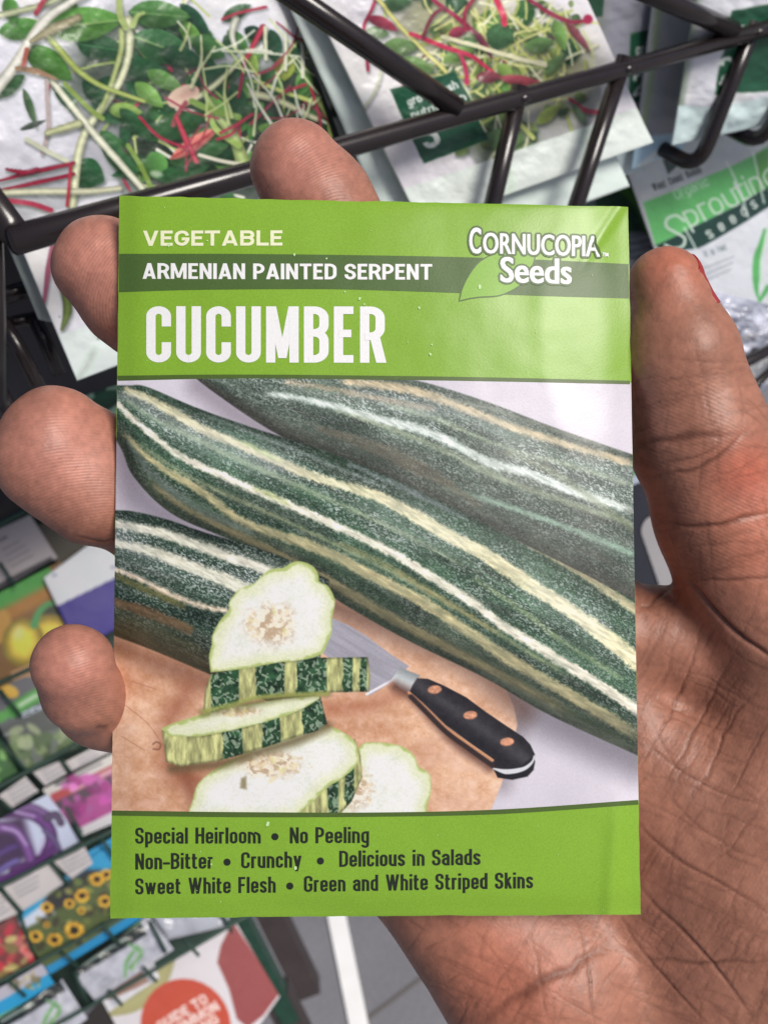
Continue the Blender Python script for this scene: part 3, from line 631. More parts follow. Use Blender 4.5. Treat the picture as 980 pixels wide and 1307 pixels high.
letters([(w, a + 2.5 * math.cos(t), b - 2.5 * math.sin(t), c + 2.5 * math.cos(t), d - 2.5 * math.sin(t), k, e, f, .003 * i) for i, t in enumerate(np.linspace(0, 2 * np.pi, 12, endpoint=False)) for (w, a, b, c, d, k, e, f) in logo], "emblem_outline", M_band, 0.085, emb)
letters(logo, "emblem_lettering", M_white, 0.14, emb)
letters([("TM", 768, 327, 776, 327.4, 4.5, 0.03, .2)], "emblem_lettering", M_white, 0.14, emb)
# white specks where the ink has flaked off
rs = np.random.RandomState(4); fl = []
for x, y, r in [(376, 325, 1.4), (417, 330, 1.2), (216, 313, 2.2), (265, 307, 1.0), (459, 381, 1.6), (465, 388, 1), (440, 372, 1.0), (342, 1052, 2.6), (377, 1108, 2.0), (270, 1103, 1.3), (535, 393, 1.5), (612, 366, 2.0), (549, 452, 1.6), (551, 440, 1.2)] + [(rs.uniform(160, 790), rs.choice([rs.uniform(255, 470), rs.uniform(1050, 1165)]), rs.uniform(.35, .8)) for _ in range(26)]:
    t = np.linspace(0, 2 * np.pi, 9, endpoint=False); q_ = r * rs.uniform(.5, 1.2, 9)
    fl.append((PK(x + q_ * np.cos(t), y + q_ * np.sin(t) * 1.4, 0.16), np.arange(9)[None, ::-1].copy()))
M_fleck = mat("flaked_ink", alb(190, 222, 160), rough=.6)
for vv, ff in fl: add("ink_fleck", vv, ff, M_fleck, packet)

# ================================================================== THE HAND
class SDF:
    def __init__(s, lo, hi, h):
        s.lo = np.array(lo, float); s.h = h; s.n = np.ceil((np.array(hi) - lo) / h).astype(int) + 1
        s.v = np.full(s.n, 30.0, np.float32)
    def cone(s, a, b, ra, rb, k, flat=None):
        a = np.asarray(a, float); b = np.asarray(b, float); m = max(ra, rb) + k + 6
        i0 = np.maximum(((np.minimum(a, b) - m - s.lo) / s.h).astype(int), 0); i1 = np.minimum(((np.maximum(a, b) + m - s.lo) / s.h).astype(int) + 2, s.n)
        if (i1 <= i0).any(): return
        g = [(s.lo[c] + s.h * np.arange(i0[c], i1[c])).astype(np.float32) for c in range(3)]
        X, Y, Z = g[0][:, None, None], g[1][None, :, None], g[2][None, None, :]
        ba = b - a; l2 = max(ba @ ba, 1e-9)
        t = np.clip(((X - a[0]) * ba[0] + (Y - a[1]) * ba[1] + (Z - a[2]) * ba[2]) / l2, 0, 1)
        dx, dy, dz = X - a[0] - t * ba[0], Y - a[1] - t * ba[1], Z - a[2] - t * ba[2]
        if flat is not None: dz = dz * flat
        d = np.sqrt(dx * dx + dy * dy + dz * dz) - (ra + (rb - ra) * t)
        if flat is not None: d = d / max(1, flat) ** 0.5
        sl = tuple(slice(i0[c], i1[c]) for c in range(3)); o = s.v[sl]
        h = np.clip(0.5 + 0.5 * (o - d) / k, 0, 1)
        s.v[sl] = o * (1 - h) + d * h - k * h * (1 - h)
    def mesh(s):
        v = s.v; ins = v < 0
        c = ins[:-1, :-1, :-1].astype(np.int8)
        for i in (0, 1):
            for j in (0, 1):
                for k in (0, 1):
                    if i or j or k: c = c + ins[i:v.shape[0] - 1 + i, j:v.shape[1] - 1 + j, k:v.shape[2] - 1 + k]
        act = np.argwhere((c > 0) & (c < 8)); ids = np.full(c.shape, -1, np.int32); ids[tuple(act.T)] = np.arange(len(act))
        cor = np.array([[i, j, k] for i in (0, 1) for j in (0, 1) for k in (0, 1)])
        val = np.stack([v[tuple((act + q).T)] for q in cor], 1); acc = np.zeros((len(act), 3)); cnt = np.zeros(len(act))
        for e0 in range(8):
            for e1 in range(e0 + 1, 8):
                if np.abs(cor[e0] - cor[e1]).sum() != 1: continue
                f0, f1 = val[:, e0], val[:, e1]; m = (f0 < 0) != (f1 < 0); t = f0[m] / (f0[m] - f1[m])
                acc[m] += cor[e0] + t[:, None] * (cor[e1] - cor[e0]); cnt[m] += 1
        pts = s.lo + s.h * (act + acc / cnt[:, None]); F_ = []
        for ax in range(3):
            b, c2 = (ax + 1) % 3, (ax + 2) % 3
            s0 = [slice(None)] * 3; s1 = [slice(None)] * 3; s0[ax] = slice(0, -1); s1[ax] = slice(1, None)
            A0, A1 = ins[tuple(s0)], ins[tuple(s1)]; e = np.argwhere(A0 != A1)
            ok = (e[:, b] > 0) & (e[:, c2] > 0) & (e[:, b] < c.shape[b]) & (e[:, c2] < c.shape[c2]); e = e[ok]
            q = []
            for db, dc in ((-1, -1), (0, -1), (0, 0), (-1, 0)):
                w = e.copy(); w[:, b] += db; w[:, c2] += dc; q.append(ids[tuple(w.T)])
            q = np.stack(q, -1); fl = A0[tuple(e.T)]; q[~fl] = q[~fl][:, ::-1]; F_.append(q)
        return pts, np.vstack(F_)

def J(px, py, d): return P(np.float64(px), np.float64(py), np.float64(d)) * 1000
H = SDF((-68, -212, -236), (134, 80, -138), 0.68)
# palm
for a, b, ra, rb, k in [
    (J(745, 800, 183), J(930, 1400, 188), 11.5, 20, 1), (J(660, 880, 184), J(920, 1420, 189), 11.5, 20, 6), (J(590, 960, 184), J(900, 1440, 189), 11.5, 20, 6),
    (J(520, 1060, 184), J(690, 1240, 181), 11.5, 16.5, 6), (J(560, 1100, 183), J(695, 1250, 182), 14, 17, 6), (J(695, 1250, 182), J(880, 1470, 187), 17, 22, 6),
    (J(930, 1420, 188), J(1120, 1760, 200), 22, 25, 8),
    (J(1000, 850, 178), J(960, 1130, 180), 13.5, 21, 8), (J(960, 1130, 180), J(960, 1420, 186), 21, 23, 8),
    (J(850, 1000, 183), J(900, 1250, 184), 15, 18, 8),
    (J(748, 806, 181), J(850, 815, 180), 10.2, 8.6, 3), (J(850, 815, 180), J(985, 850, 178), 8.6, 13, 4)]:
    H.cone(a, b, ra, rb, k)
# fingers: joints (photo pixel, depth, radius)
FN = {"index": [(378, 214, 170.5, 8.1), (405, 255, 171, 8.9), (480, 375, 172.5, 9.0), (605, 565, 176, 9.9), (742, 790, 182, 11.5)],
      "middle": [(132, 338, 171.5, 8.6), (172, 378, 172, 9.2), (275, 468, 173, 9.5), (445, 645, 178, 10.2), (660, 870, 184, 11.5)],
      "ring": [(72, 562, 165, 9.2), (118, 600, 169, 9.9), (215, 668, 174, 9.8), (385, 792, 179, 10.4), (590, 950, 184, 11.5)],
      "pinky": [(93, 848, 153.0, 6.4), (104, 884, 157, 5.9), (132, 892, 167.5, 8.0), (262, 935, 176, 8.6), (510, 1062, 184, 11)]}
for f in FN.values():
    for i in range(len(f) - 1): H.cone(J(*f[i][:3]), J(*f[i + 1][:3]), f[i][3], f[i + 1][3], 2.2 if i else 1.2)
H.cone(J(60, 590, 163.5), J(118, 640, 166), 8.4, 7.6, 3)         # full, pressed pad of the ring finger
TH = [(849, 362, 163, 6.2), (866, 452, 164, 9.3), (893, 560, 167, 11.3), (922, 655, 170, 11.4), (985, 800, 175, 14.0)]
H.cone(J(*TH[0][:3]), J(*TH[1][:3]), TH[0][3], TH[1][3], 1.0)
for i in range(1, 4): H.cone(J(*TH[i][:3]), J(*TH[i + 1][:3]), TH[i][3], TH[i + 1][3], 2.5)
hv, hf = H.mesh()
def vnormals(v, f):
    n = np.cross(v[f[:, 2]] - v[f[:, 0]], v[f[:, 3]] - v[f[:, 1]]); N = np.zeros_like(v)
    for i in range(4): np.add.at(N, f[:, i], n)
    return N / (np.linalg.norm(N, axis=1)[:, None] + 1e-12)
def relax(v, f, it, lam=0.5):
    a = f.reshape(-1); b = np.roll(f, -1, 1).reshape(-1); cnt = np.bincount(a, minlength=len(v)).astype(float) + np.bincount(b, minlength=len(v))
    for _ in range(it):
        s = np.stack([np.bincount(a, v[b, c], len(v)) + np.bincount(b, v[a, c], len(v)) for c in range(3)], -1)
        v = v + lam * (s / cnt[:, None] - v)
    return v
hv = relax(hv, hf, 3)
def subdivide(v, f):                                              # each quad into four, then smoothed
    e = np.stack([f, np.roll(f, -1, 1)], -1).reshape(-1, 2); e.sort(1); key = e[:, 0].astype(np.int64) * (len(v) + 1) + e[:, 1]
    uq, inv = np.unique(key, return_inverse=True); ea, eb = uq // (len(v) + 1), uq % (len(v) + 1)
    nv = np.vstack([v, (v[ea] + v[eb]) / 2, v[f].mean(1)]); E = inv.reshape(-1, 4) + len(v); C = np.arange(len(f)) + len(v) + len(uq)
    nf = np.vstack([np.stack([f[:, i], E[:, i], C, E[:, i - 1]], -1) for i in range(4)])
    return nv, nf
hv, hf = subdivide(hv, hf); hv = relax(hv, hf, 2)
N = vnormals(hv, hf); px, py = PX(hv); vd = hv / np.linalg.norm(hv, axis=1)[:, None]; face = -(N * vd).sum(1); fm = sstep(0.0, 0.35, face)
disp = np.zeros(len(hv)); cr = np.zeros(len(hv))
# creases of the skin: (polyline, half-width px, depth mm)
CRS = [([(812, 570), (835, 562), (860, 562), (890, 556), (935, 560)], 9, .55), ([(830, 606), (870, 602), (905, 590), (935, 568), (960, 545)], 7, .4),
       ([(843, 664), (880, 669), (920, 668), (960, 660), (995, 650)], 6, .75), ([(870, 730), (890, 752), (910, 778), (945, 812), (1000, 850)], 7, 1.1),
       ([(872, 738), (920, 740), (1000, 736)], 5, .5), ([(836, 590), (880, 584), (925, 565)], 4, .2),
       ([(811, 1125), (835, 1155), (872, 1190), (915, 1238), (960, 1300)], 5, .8), ([(806, 1040), (830, 1068), (870, 1100), (920, 1128), (985, 1168)], 4.5, .6),
       ([(900, 790), (880, 850), (850, 920), (815, 985)], 4, .4), ([(935, 830), (905, 900), (872, 960), (845, 1010)], 3.5, .35), ([(968, 870), (930, 930), (900, 990), (868, 1040)], 3.5, .35),
       ([(985, 910), (955, 970), (915, 1040)], 3, .3), ([(812, 880), (860, 905), (910, 930), (985, 950)], 3, .3), ([(815, 940), (870, 985), (930, 1015), (985, 1030)], 3.5, .32),
       ([(840, 1000), (885, 1050), (940, 1085), (985, 1100)], 3, .3), ([(870, 800), (850, 860), (825, 910)], 3, .25), ([(912, 800), (895, 830)], 3, .25),
       ([(820, 890), (840, 940), (880, 1010)], 3, .18), ([(815, 1225), (880, 1228), (985, 1226)], 6, .35), ([(985, 1000), (930, 1080), (880, 1130)], 3, .25),
       ([(600, 1310), (640, 1285), (685, 1258), (730, 1235), (790, 1195)], 14, .5), ([(678, 1200), (690, 1250), (698, 1310)], 3, .35), ([(738, 1175), (750, 1230), (757, 1310)], 3.5, .45),
       ([(790, 1165), (820, 1215), (860, 1262), (905, 1310)], 4, .5), ([(600, 1180), (640, 1230), (665, 1290)], 2.5, .16), ([(520, 1175), (545, 1190)], 3, .3), ([(540, 1215), (565, 1200)], 3, .35),
       ([(570, 1255), (592, 1240)], 3, .35), ([(500, 1165), (520, 1160)], 3, .3), ([(600, 1290), (615, 1272)], 3, .3),
       ([(95, 684), (125, 690), (155, 684)], 4, .35), ([(118, 930), (140, 926)], 4, .4), ([(866, 742), (850, 752), (830, 770), (812, 778)], 5, .7), ([(820, 742), (852, 745)], 5, .4),
       ([(942, 520), (958, 530), (975, 545)], 3, .35), ([(950, 505), (966, 520), (985, 545)], 2.5, .3)]
_r = np.random.RandomState(12)
for _k in range(250):                                                  # fine random wrinkles of the palm and thumb
    x, y = _r.uniform(800, 985), _r.uniform(450, 1310)
    if _k % 4 == 0: x, y = _r.uniform(520, 985), _r.uniform(1170, 1310)
    if y < 780: a = _r.normal(-.2, .16) if _k % 3 else _r.normal(1.4, .16)
    else: a = _r.normal(2.05, .14) if _k % 5 < 3 else _r.normal(.45, .16)
    Lw = _r.uniform(50, 150); cx_, cy_ = .5 * Lw * math.cos(a), .5 * Lw * math.sin(a); bx, by = _r.normal(0, 5, 2)
    CRS.append(([(x - cx_, y - cy_), (x + bx, y + by), (x + cx_, y + cy_)], _r.uniform(2.2, 3.2), _r.uniform(.05, .2)))
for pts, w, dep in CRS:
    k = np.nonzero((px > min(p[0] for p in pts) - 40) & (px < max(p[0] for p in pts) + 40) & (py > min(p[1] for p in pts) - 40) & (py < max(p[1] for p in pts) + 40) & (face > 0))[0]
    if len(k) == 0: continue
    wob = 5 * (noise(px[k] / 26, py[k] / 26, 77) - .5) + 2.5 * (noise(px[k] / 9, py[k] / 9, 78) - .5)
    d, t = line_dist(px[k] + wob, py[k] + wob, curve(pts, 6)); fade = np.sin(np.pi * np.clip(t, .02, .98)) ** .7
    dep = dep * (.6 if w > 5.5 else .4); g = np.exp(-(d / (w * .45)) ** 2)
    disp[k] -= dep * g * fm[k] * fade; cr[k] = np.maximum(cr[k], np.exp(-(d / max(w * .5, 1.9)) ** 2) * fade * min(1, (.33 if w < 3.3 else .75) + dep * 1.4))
disp += 0.7 * (fbm(px / 60, py / 60, 31, 2) - .5) + .05 * (fbm(px / 14 + hv[:, 2] / 3, py / 14, 32, 3) - .5)
# ridges of the finger tips and flow lines of the palm
phase = np.zeros(len(hv)); amp = np.zeros(len(hv)); S = 4.1
def whorl(mx, my, cx, cy, ax, ay, ang, r0, r1, a=1.0, seed=0):
    dx, dy = px - cx, py - cy; mr = np.hypot(px - mx, py - my); ca, sa = math.cos(ang), math.sin(ang); e = np.hypot((dx * ca + dy * sa) / ax, (-dx * sa + dy * ca) / ay)
    k = (mr < r1) & (hv[:, 2] > -178); ph = 2 * np.pi * (e + 4 * (fbm(px / 40, py / 40, seed, 2) - .5)) / S
    m = a * sstep(r1, r0, mr); phase[k] = ph[k]; amp[k] = m[k]
whorl(392, 236, 425, 320, 0.85, 1.15, .5, 75, 120, .9, 1); whorl(150, 345, 230, 400, 1.0, .9, .4, 70, 105, .9, 2); whorl(95, 580, 190, 780, 1.2, .8, .5, 80, 120, .7, 3); whorl(95, 866, 150, 1010, 1.15, .9, -.3, 60, 95, .7, 4)
k = (px > 800) & (py > 430) & (py < 760); phase[k] = (2 * np.pi * (py - .42 * px + 10 * fbm(px / 60, py / 60, 5, 2)) / 5.2)[k]; amp[k] = (.5 * sstep(430, 520, py) * sstep(760, 730, py))[k]
k = (py > 770) & (px > 470); phase[k] = (2 * np.pi * (py * .45 + px * .8 + 14 * fbm(px / 70, py / 70, 6, 2)) / 5.0)[k]; amp[k] = .22
hv = hv + N * disp[:, None]
base = np.array(lin((161, 111, 91))) / GAIN; red = np.array(lin((206, 112, 84))) / GAIN; dk = np.array(lin((70, 34, 24))) / GAIN; tan = np.array(lin((130, 87, 70))) / GAIN
m1 = sstep(.25, .75, fbm(px / 110, py / 110, 41)); C = base[None] * (1 - .4 * m1[:, None]) + tan[None] * .4 * m1[:, None]
def blob(cx, cy, r, col, a):
    global C
    w = (a * np.exp(-(((px - cx) ** 2 + (py - cy) ** 2) / r ** 2)))[:, None]; C = C * (1 - w) + np.asarray(col) * w
pink = np.array(lin((190, 128, 116))) / GAIN
for x, y, r in ((385, 200, 70), (120, 330, 70), (80, 570, 90), (95, 860, 75)): blob(x, y, r, pink, .5)
blob(955, 610, 46, np.array(lin((196, 92, 70))) / GAIN, .5); blob(860, 335, 45, red, .35); blob(640, 1260, 90, red, .3); blob(975, 700, 60, red, .3)
sp = fbm(px / 7, py / 7, 44, 3) - .5; C = C * (1 + .42 * sp + .44 * (fbm(px / 45, py / 45, 48, 3) - .5) + .10 * (noise(px / 2.5, py / 2.5, 45) - .5))[:, None]
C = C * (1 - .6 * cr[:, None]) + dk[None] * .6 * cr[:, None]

def skin():
    m = bpy.data.materials.new("brown_skin"); m.use_nodes = True; nt = m.node_tree; n = nt.nodes; l = nt.links; p = n["Principled BSDF"]
    p.inputs["Roughness"].default_value = .44; p.inputs["Specular IOR Level"].default_value = .42
    p.inputs["Subsurface Weight"].default_value = .10; p.inputs["Subsurface Radius"].default_value = (1.0, .35, .2); p.inputs["Subsurface Scale"].default_value = .0022
    a = n.new("ShaderNodeAttribute"); a.attribute_name = "ink"
    ph = n.new("ShaderNodeAttribute"); ph.attribute_name = "ridge_phase"; am = n.new("ShaderNodeAttribute"); am.attribute_name = "ridge_amp"
    s = n.new("ShaderNodeMath"); s.operation = 'SINE'; l.new(ph.outputs["Fac"], s.inputs[0])
    mu = n.new("ShaderNodeMath"); mu.operation = 'MULTIPLY'; l.new(s.outputs[0], mu.inputs[0]); l.new(am.outputs["Fac"], mu.inputs[1])
    tc = n.new("ShaderNodeTexCoord"); t = n.new("ShaderNodeTexVoronoi"); t.inputs["Scale"].default_value = 1000; t.feature = 'DISTANCE_TO_EDGE'; l.new(tc.outputs["Object"], t.inputs["Vector"])
    t2 = n.new("ShaderNodeTexNoise"); t2.inputs["Scale"].default_value = 900; t2.inputs["Detail"].default_value = 6; l.new(tc.outputs["Object"], t2.inputs["Vector"])
    b1 = n.new("ShaderNodeBump"); b1.inputs["Strength"].default_value = 1; b1.inputs["Distance"].default_value = .000012; l.new(mu.outputs[0], b1.inputs["Height"])
    b2 = n.new("ShaderNodeBump"); b2.inputs["Strength"].default_value = .5; b2.inputs["Distance"].default_value = .00007; l.new(t.outputs["Distance"], b2.inputs["Height"]); l.new(b1.outputs[0], b2.inputs["Normal"])
    b3 = n.new("ShaderNodeBump"); b3.inputs["Strength"].default_value = .5; b3.inputs["Distance"].default_value = .00015; l.new(t2.outputs["Fac"], b3.inputs["Height"]); l.new(b2.outputs[0], b3.inputs["Normal"])
    l.new(b3.outputs[0], p.inputs["Normal"])
    mx = n.new("ShaderNodeMix"); mx.data_type = 'RGBA'; mx.blend_type = 'MULTIPLY'; mx.inputs["Factor"].default_value = 1; l.new(a.outputs["Color"], mx.inputs["A"])
    r = n.new("ShaderNodeMapRange"); r.inputs[1].default_value = -1; r.inputs[2].default_value = 1; r.inputs[3].default_value = .975; r.inputs[4].default_value = 1.025; l.new(mu.outputs[0], r.inputs[0]); l.new(r.outputs[0], mx.inputs["B"])
    l.new(mx.outputs["Result"], p.inputs["Base Color"])
    return m
M_skin = skin()
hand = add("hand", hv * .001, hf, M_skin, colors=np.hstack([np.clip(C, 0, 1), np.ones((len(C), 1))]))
for nm, arr in (("ridge_phase", phase), ("ridge_amp", amp)):
    a = hand.data.attributes.new(nm, 'FLOAT', 'POINT'); a.data.foreach_set("value", arr.astype(np.float32))
tag(hand, "open brown-skinned right hand, palm up, holding the green seed packet, red painted thumbnail", "hand")
# thumb nail, on the far right side of the thumb tip
a0, a1 = J(849, 362, 163), J(880, 460, 164.5); ax = (a1 - a0) / np.linalg.norm(a1 - a0)
vw = -(a0 + a1) / 2; vw /= np.linalg.norm(vw); vw -= ax * (vw @ ax); vw /= np.linalg.norm(vw); sd_ = np.cross(ax, vw)
if sd_[0] < 0: sd_ = -sd_
nu, nv = 22, 26; uu, vv_ = np.meshgrid(np.linspace(0, 1, nu), np.linspace(0, 1, nv))
th = np.radians(61) + np.radians(100) * uu; L_ = -3.2 + 9.0 * vv_ + 3.0 * (np.abs(uu - .5) * 2) ** 2 * (vv_ < .3) * (1 - vv_ / .3)
def sdf_at(p):
    q = (p - H.lo) / H.h; i = np.clip(np.floor(q).astype(int), 0, H.n - 2); f = q - i; s = 0
    for a in (0, 1):
        for b in (0, 1):
            for c in (0, 1):
                s = s + H.v[i[..., 0] + a, i[..., 1] + b, i[..., 2] + c] * (f[..., 0] if a else 1 - f[..., 0]) * (f[..., 1] if b else 1 - f[..., 1]) * (f[..., 2] if c else 1 - f[..., 2])
    return s
rad = np.cos(th)[..., None] * vw + np.sin(th)[..., None] * sd_; r_ = np.full(th.shape, 3.0)
for _ in range(30): r_ = r_ - sdf_at(a0 + ax * L_[..., None] + rad * r_[..., None]) * .7
r_ = r_ + .03 + .14 * np.sin(np.pi * uu)
cen = a0 + ax * L_[..., None]; ptn = cen + (np.cos(th) * r_)[..., None] * vw + (np.sin(th) * r_)[..., None] * sd_
ptn2 = cen + (np.cos(th) * (r_ - .6))[..., None] * vw + (np.sin(th) * (r_ - .6))[..., None] * sd_
n = nu * nv; rim = np.concatenate([np.arange(nu), np.arange(2 * nu - 1, n, nu), np.arange(n - 2, n - nu - 1, -1), np.arange(n - 2 * nu, 0, -nu)]); r2 = np.roll(rim, -1)
M_nail = mat("red_nail_varnish", alb(156, 44, 40), rough=.4, coat=.15, mottle=(500, .1))
nail = add("thumbnail", np.vstack([ptn.reshape(-1, 3), ptn2.reshape(-1, 3)]) * .001, [np.vstack([grid_faces(nu, nv), grid_faces(nu, nv, n, True), np.stack([rim, r2, n + r2, n + rim], -1)])], M_nail, hand)
nail["label"] = "red painted thumbnail"

# ================================================================== THE RACKS AND THE SEED BAGS BEHIND
def plane(px_, py_, d, lean):                   # upright sheet facing out of the rack, leaning back by `lean` degrees
    e2 = U_ * math.cos(math.radians(lean)) + B_ * math.sin(math.radians(lean))
    n_ = np.cross(R_, e2); n_ /= np.linalg.norm(n_); return (P(np.float64(px_), np.float64(py_), np.float64(d)), n_)
def on(pl, px_, py_, off=0.0):
    r = ray(px_, py_); t = ((pl[0] + pl[1] * off * .001) @ pl[1]) / (r @ pl[1]); return r * t[..., None]
def sheet(name, cs, pl, nu, nv, art, mtl, bulge=0.0, crumple=0.0, off=0.0, base=(205, 205, 212), thick=.4, seed=0, wav=30.):
    c = on(pl, np.array([q[0] for q in cs], float), np.array([q[1] for q in cs], float), off)
    u, v = np.meshgrid(np.linspace(0, 1, nu), np.linspace(0, 1, nv)); u_, v_ = u[..., None], v[..., None]
    fl = (c[0] * (1 - u_) + c[1] * u_) * (1 - v_) + (c[3] * (1 - u_) + c[2] * u_) * v_; X, Y = PX(fl)
    pf = (np.clip(16 * u * (1 - u) * v * (1 - v), 0, 1)) ** .6; e = sstep(0, .06, np.minimum(np.minimum(u, 1 - u), np.minimum(v, 1 - v)))
    dz = bulge * pf + crumple * (fbm(X / wav, Y / wav, seed, 4) - .5) * (.35 + .65 * e) + crumple * .6 * (np.abs(fbm(X / wav / 2.2 + 9, Y / wav / 2.2, seed + 3, 3) - .5) * 2 - .3) * e
    fr = fl + pl[1] * (dz * .001)[..., None]; bk = fl - pl[1] * ((thick + .5 * bulge * pf) * .001)[..., None]
    n = nu * nv; rim = np.concatenate([np.arange(nu), np.arange(2 * nu - 1, n, nu), np.arange(n - 2, n - nu - 1, -1), np.arange(n - 2 * nu, 0, -nu)]); r2 = np.roll(rim, -1)
    A = Print(X, Y, base)
    if art is not None: art(A)
    A.C += 5 * (noise(X / 1.4, Y / 1.4, seed + 60) - .5)[..., None]
    c1 = A.rgba(); bkc = np.tile(np.array([[.62, .62, .60, 1]], np.float32), (n, 1)); bkc[rim] = c1[rim]
    return add(name, np.vstack([fr.reshape(-1, 3), bk.reshape(-1, 3)]), [np.vstack([grid_faces(nu, nv), grid_faces(nu, nv, n, True), np.stack([rim, r2, n + r2, n + rim], -1)])], mtl, None, colors=np.vstack([c1, bkc]))
M_bag = mat("coated_paper_bag", ink=True, rough=.36, spec=.5, bump=(160, .12, .0006))
M_film = mat("clear_film_bag", ink=True, rough=.22, spec=.6, coat=.5, bump=(180, .3, .0010))
M_card = mat("printed_card", ink=True, rough=.45, bump=(900, .1, .0002))
M_wire = mat("dark_brown_coated_wire", alb(36, 30, 31), rough=.2, spec=.6, mottle=(120, .12), bump=(500, .05, .0002))
M_gwire = mat("dark_green_coated_wire", alb(36, 66, 54), rough=.4, spec=.5, mottle=(150, .2))
M_panel = mat("dark_slate_panel", alb(50, 50, 58), rough=.5, mottle=(30, .2))
M_dgreen = mat("dark_green_panel", alb(34, 58, 48), rough=.55, mottle=(20, .25))

# ---- the black wire rack
RAIL0 = P(np.float64(60), np.float64(295), np.float64(230)) * 1000; RAILD = P(np.float64(930), np.float64(50), np.float64(322)) * 1000 - RAIL0
def rail_at(px_):                                # point of the front rail seen at this photo column
    k = (px_ - 490) / F; return RAIL0 - RAILD * ((RAIL0[0] + k * RAIL0[2]) / (RAILD[0] + k * RAILD[2]))
rk = thing("wire_rack", W(rail_at(0) * .001))
tag(rk, "dark brown wire rack with thick front rail and hooked uprights", "display rack")
def wire(name, path, r, parent, m=M_wire, n=14):
    v, f = tube(np.asarray(path) * .001, np.asarray(r) * .001, n); return add(name, v, f, m, parent)
DN = np.array([-0.212, -0.7915, -0.574]); DN /= np.linalg.norm(DN)
# each stretch between two uprights is one straight round bar
wire("front_rail", [rail_at(10), rail_at(11.5), rail_at(16), rail_at(300), rail_at(700), rail_at(1120)], np.array([1.4, 2.7, 3.5, 3.1, 2.75, 2.7]), rk, n=24)
a = rail_at(22) + np.array([-1, 2, 0]); wire("divider_wire", [a - B_ * 1, a + B_ * 60, a + B_ * 190], 3.6, rk)
for x, ln in ((1180, 40),):
    a = rail_at(x) + B_ * 4.0 + U_ * 2.0; b = a + DN * ln; c = b + B_ * 170
    wire("upright_wire", np.vstack([[a], [a + DN * ln * .5], bend(a, b, c, 10), [b + B_ * 60], [c]]), 2.9, rk)
# dividers slope up and back over the bags, uprights drop in front of them
def over(x0, x1, y1, pl, off, r, ext=1.6):
    a = rail_at(x0) + U_ * 3.0; b = on(pl, np.float64(x1), np.float64(y1), off) * 1000; d = b - a; wire("divider_wire", [a - d * .02, a + d * .5, a + d * ext], r, rk)
PA = plane(200, 300, 268, 24); PB = plane(640, 220, 306, 24); PD = plane(930, 120, 352, 4)
over(578, 384, 2, PB, 17, 3.0); over(930, 838, -4, PD, 16, 2.9)
def drop(x0, pts, pl, off, r, tail):
    a = rail_at(x0) + B_ * 2.0 + U_ * 2.5; q_ = [on(pl, np.float64(x), np.float64(y), off) * 1000 for x, y in pts]; c = q_[-1] + B_ * tail
    wire("upright_wire", np.vstack([[a], [(a + q_[-1]) / 2], bend(a, q_[-1], c, 9), [c]]), r, rk)
    n_ = rail_at(x0) + np.array([0, -1.2, 2.0]); t_ = (RAILD / np.linalg.norm(RAILD)); wire("weld_bead", [n_ - t_ * 2.4, n_ - t_ * 1.8, n_, n_ + t_ * 1.8, n_ + t_ * 2.4], np.array([.3, 1.1, 1.6, 1.1, .3]), rk)
drop(668, [(600, 380)], PB, 9, 2.7, 120); drop(800, [(690, 400)], PB, 9, 2.7, 120); drop(966, [(890, 216)], PD, 12, 2.8, 120); drop(1060, [(972, 186)], PD, 12, 2.8, 120)
# left end of the rack: an angled end frame and a slatted dark panel
e0 = rail_at(10)
for k, (dx, ln) in enumerate(((0, 46), (26, 58))):
    a = e0 + B_ * (6 + dx) - R_ * (2 - .2 * dx); wire("end_frame_wire", [a + U_ * 4, a + DN * ln * .5, a + DN * ln], 3.4 if k == 0 else 2.6, rk)
pe = plane(30, 400, 292, 0)
def px_wire(pts, d, r, parent, m=M_wire, n=12, name="cross_wire"):
    p = np.array([P(np.float64(x), np.float64(y), np.float64(dd)) * 1000 for (x, y), dd in zip(pts, d)]); return wire(name, p, r, parent, m, n)
px_wire([(-40, 392), (20, 373), (75, 358)], (268, 272, 276), 2.4, rk); px_wire([(-10, 418), (30, 409), (68, 402)], (276, 279, 282), 1.9, rk)
px_wire([(-6, 398), (22, 440), (52, 500)], (268, 270, 273), 2.2, rk); px_wire([(44, 405), (60, 440), (76, 478)], (274, 277, 280), 2.0, rk)
px_wire([(-20, 470), (10, 520), (30, 560)], (262, 264, 268), 2.6, rk)
v, f = boxv(P(np.float64(20), np.float64(430), np.float64(305)), R_ * .045, DN * .05, B_ * .002); add("end_panel", v, f, M_panel, rk, smooth=False)
v, f = boxv(P(np.float64(620), np.float64(60), np.float64(520)), R_ * .42, U_ * .17, B_ * .003); add("back_panel", v, f, M_dgreen, rk, smooth=False)

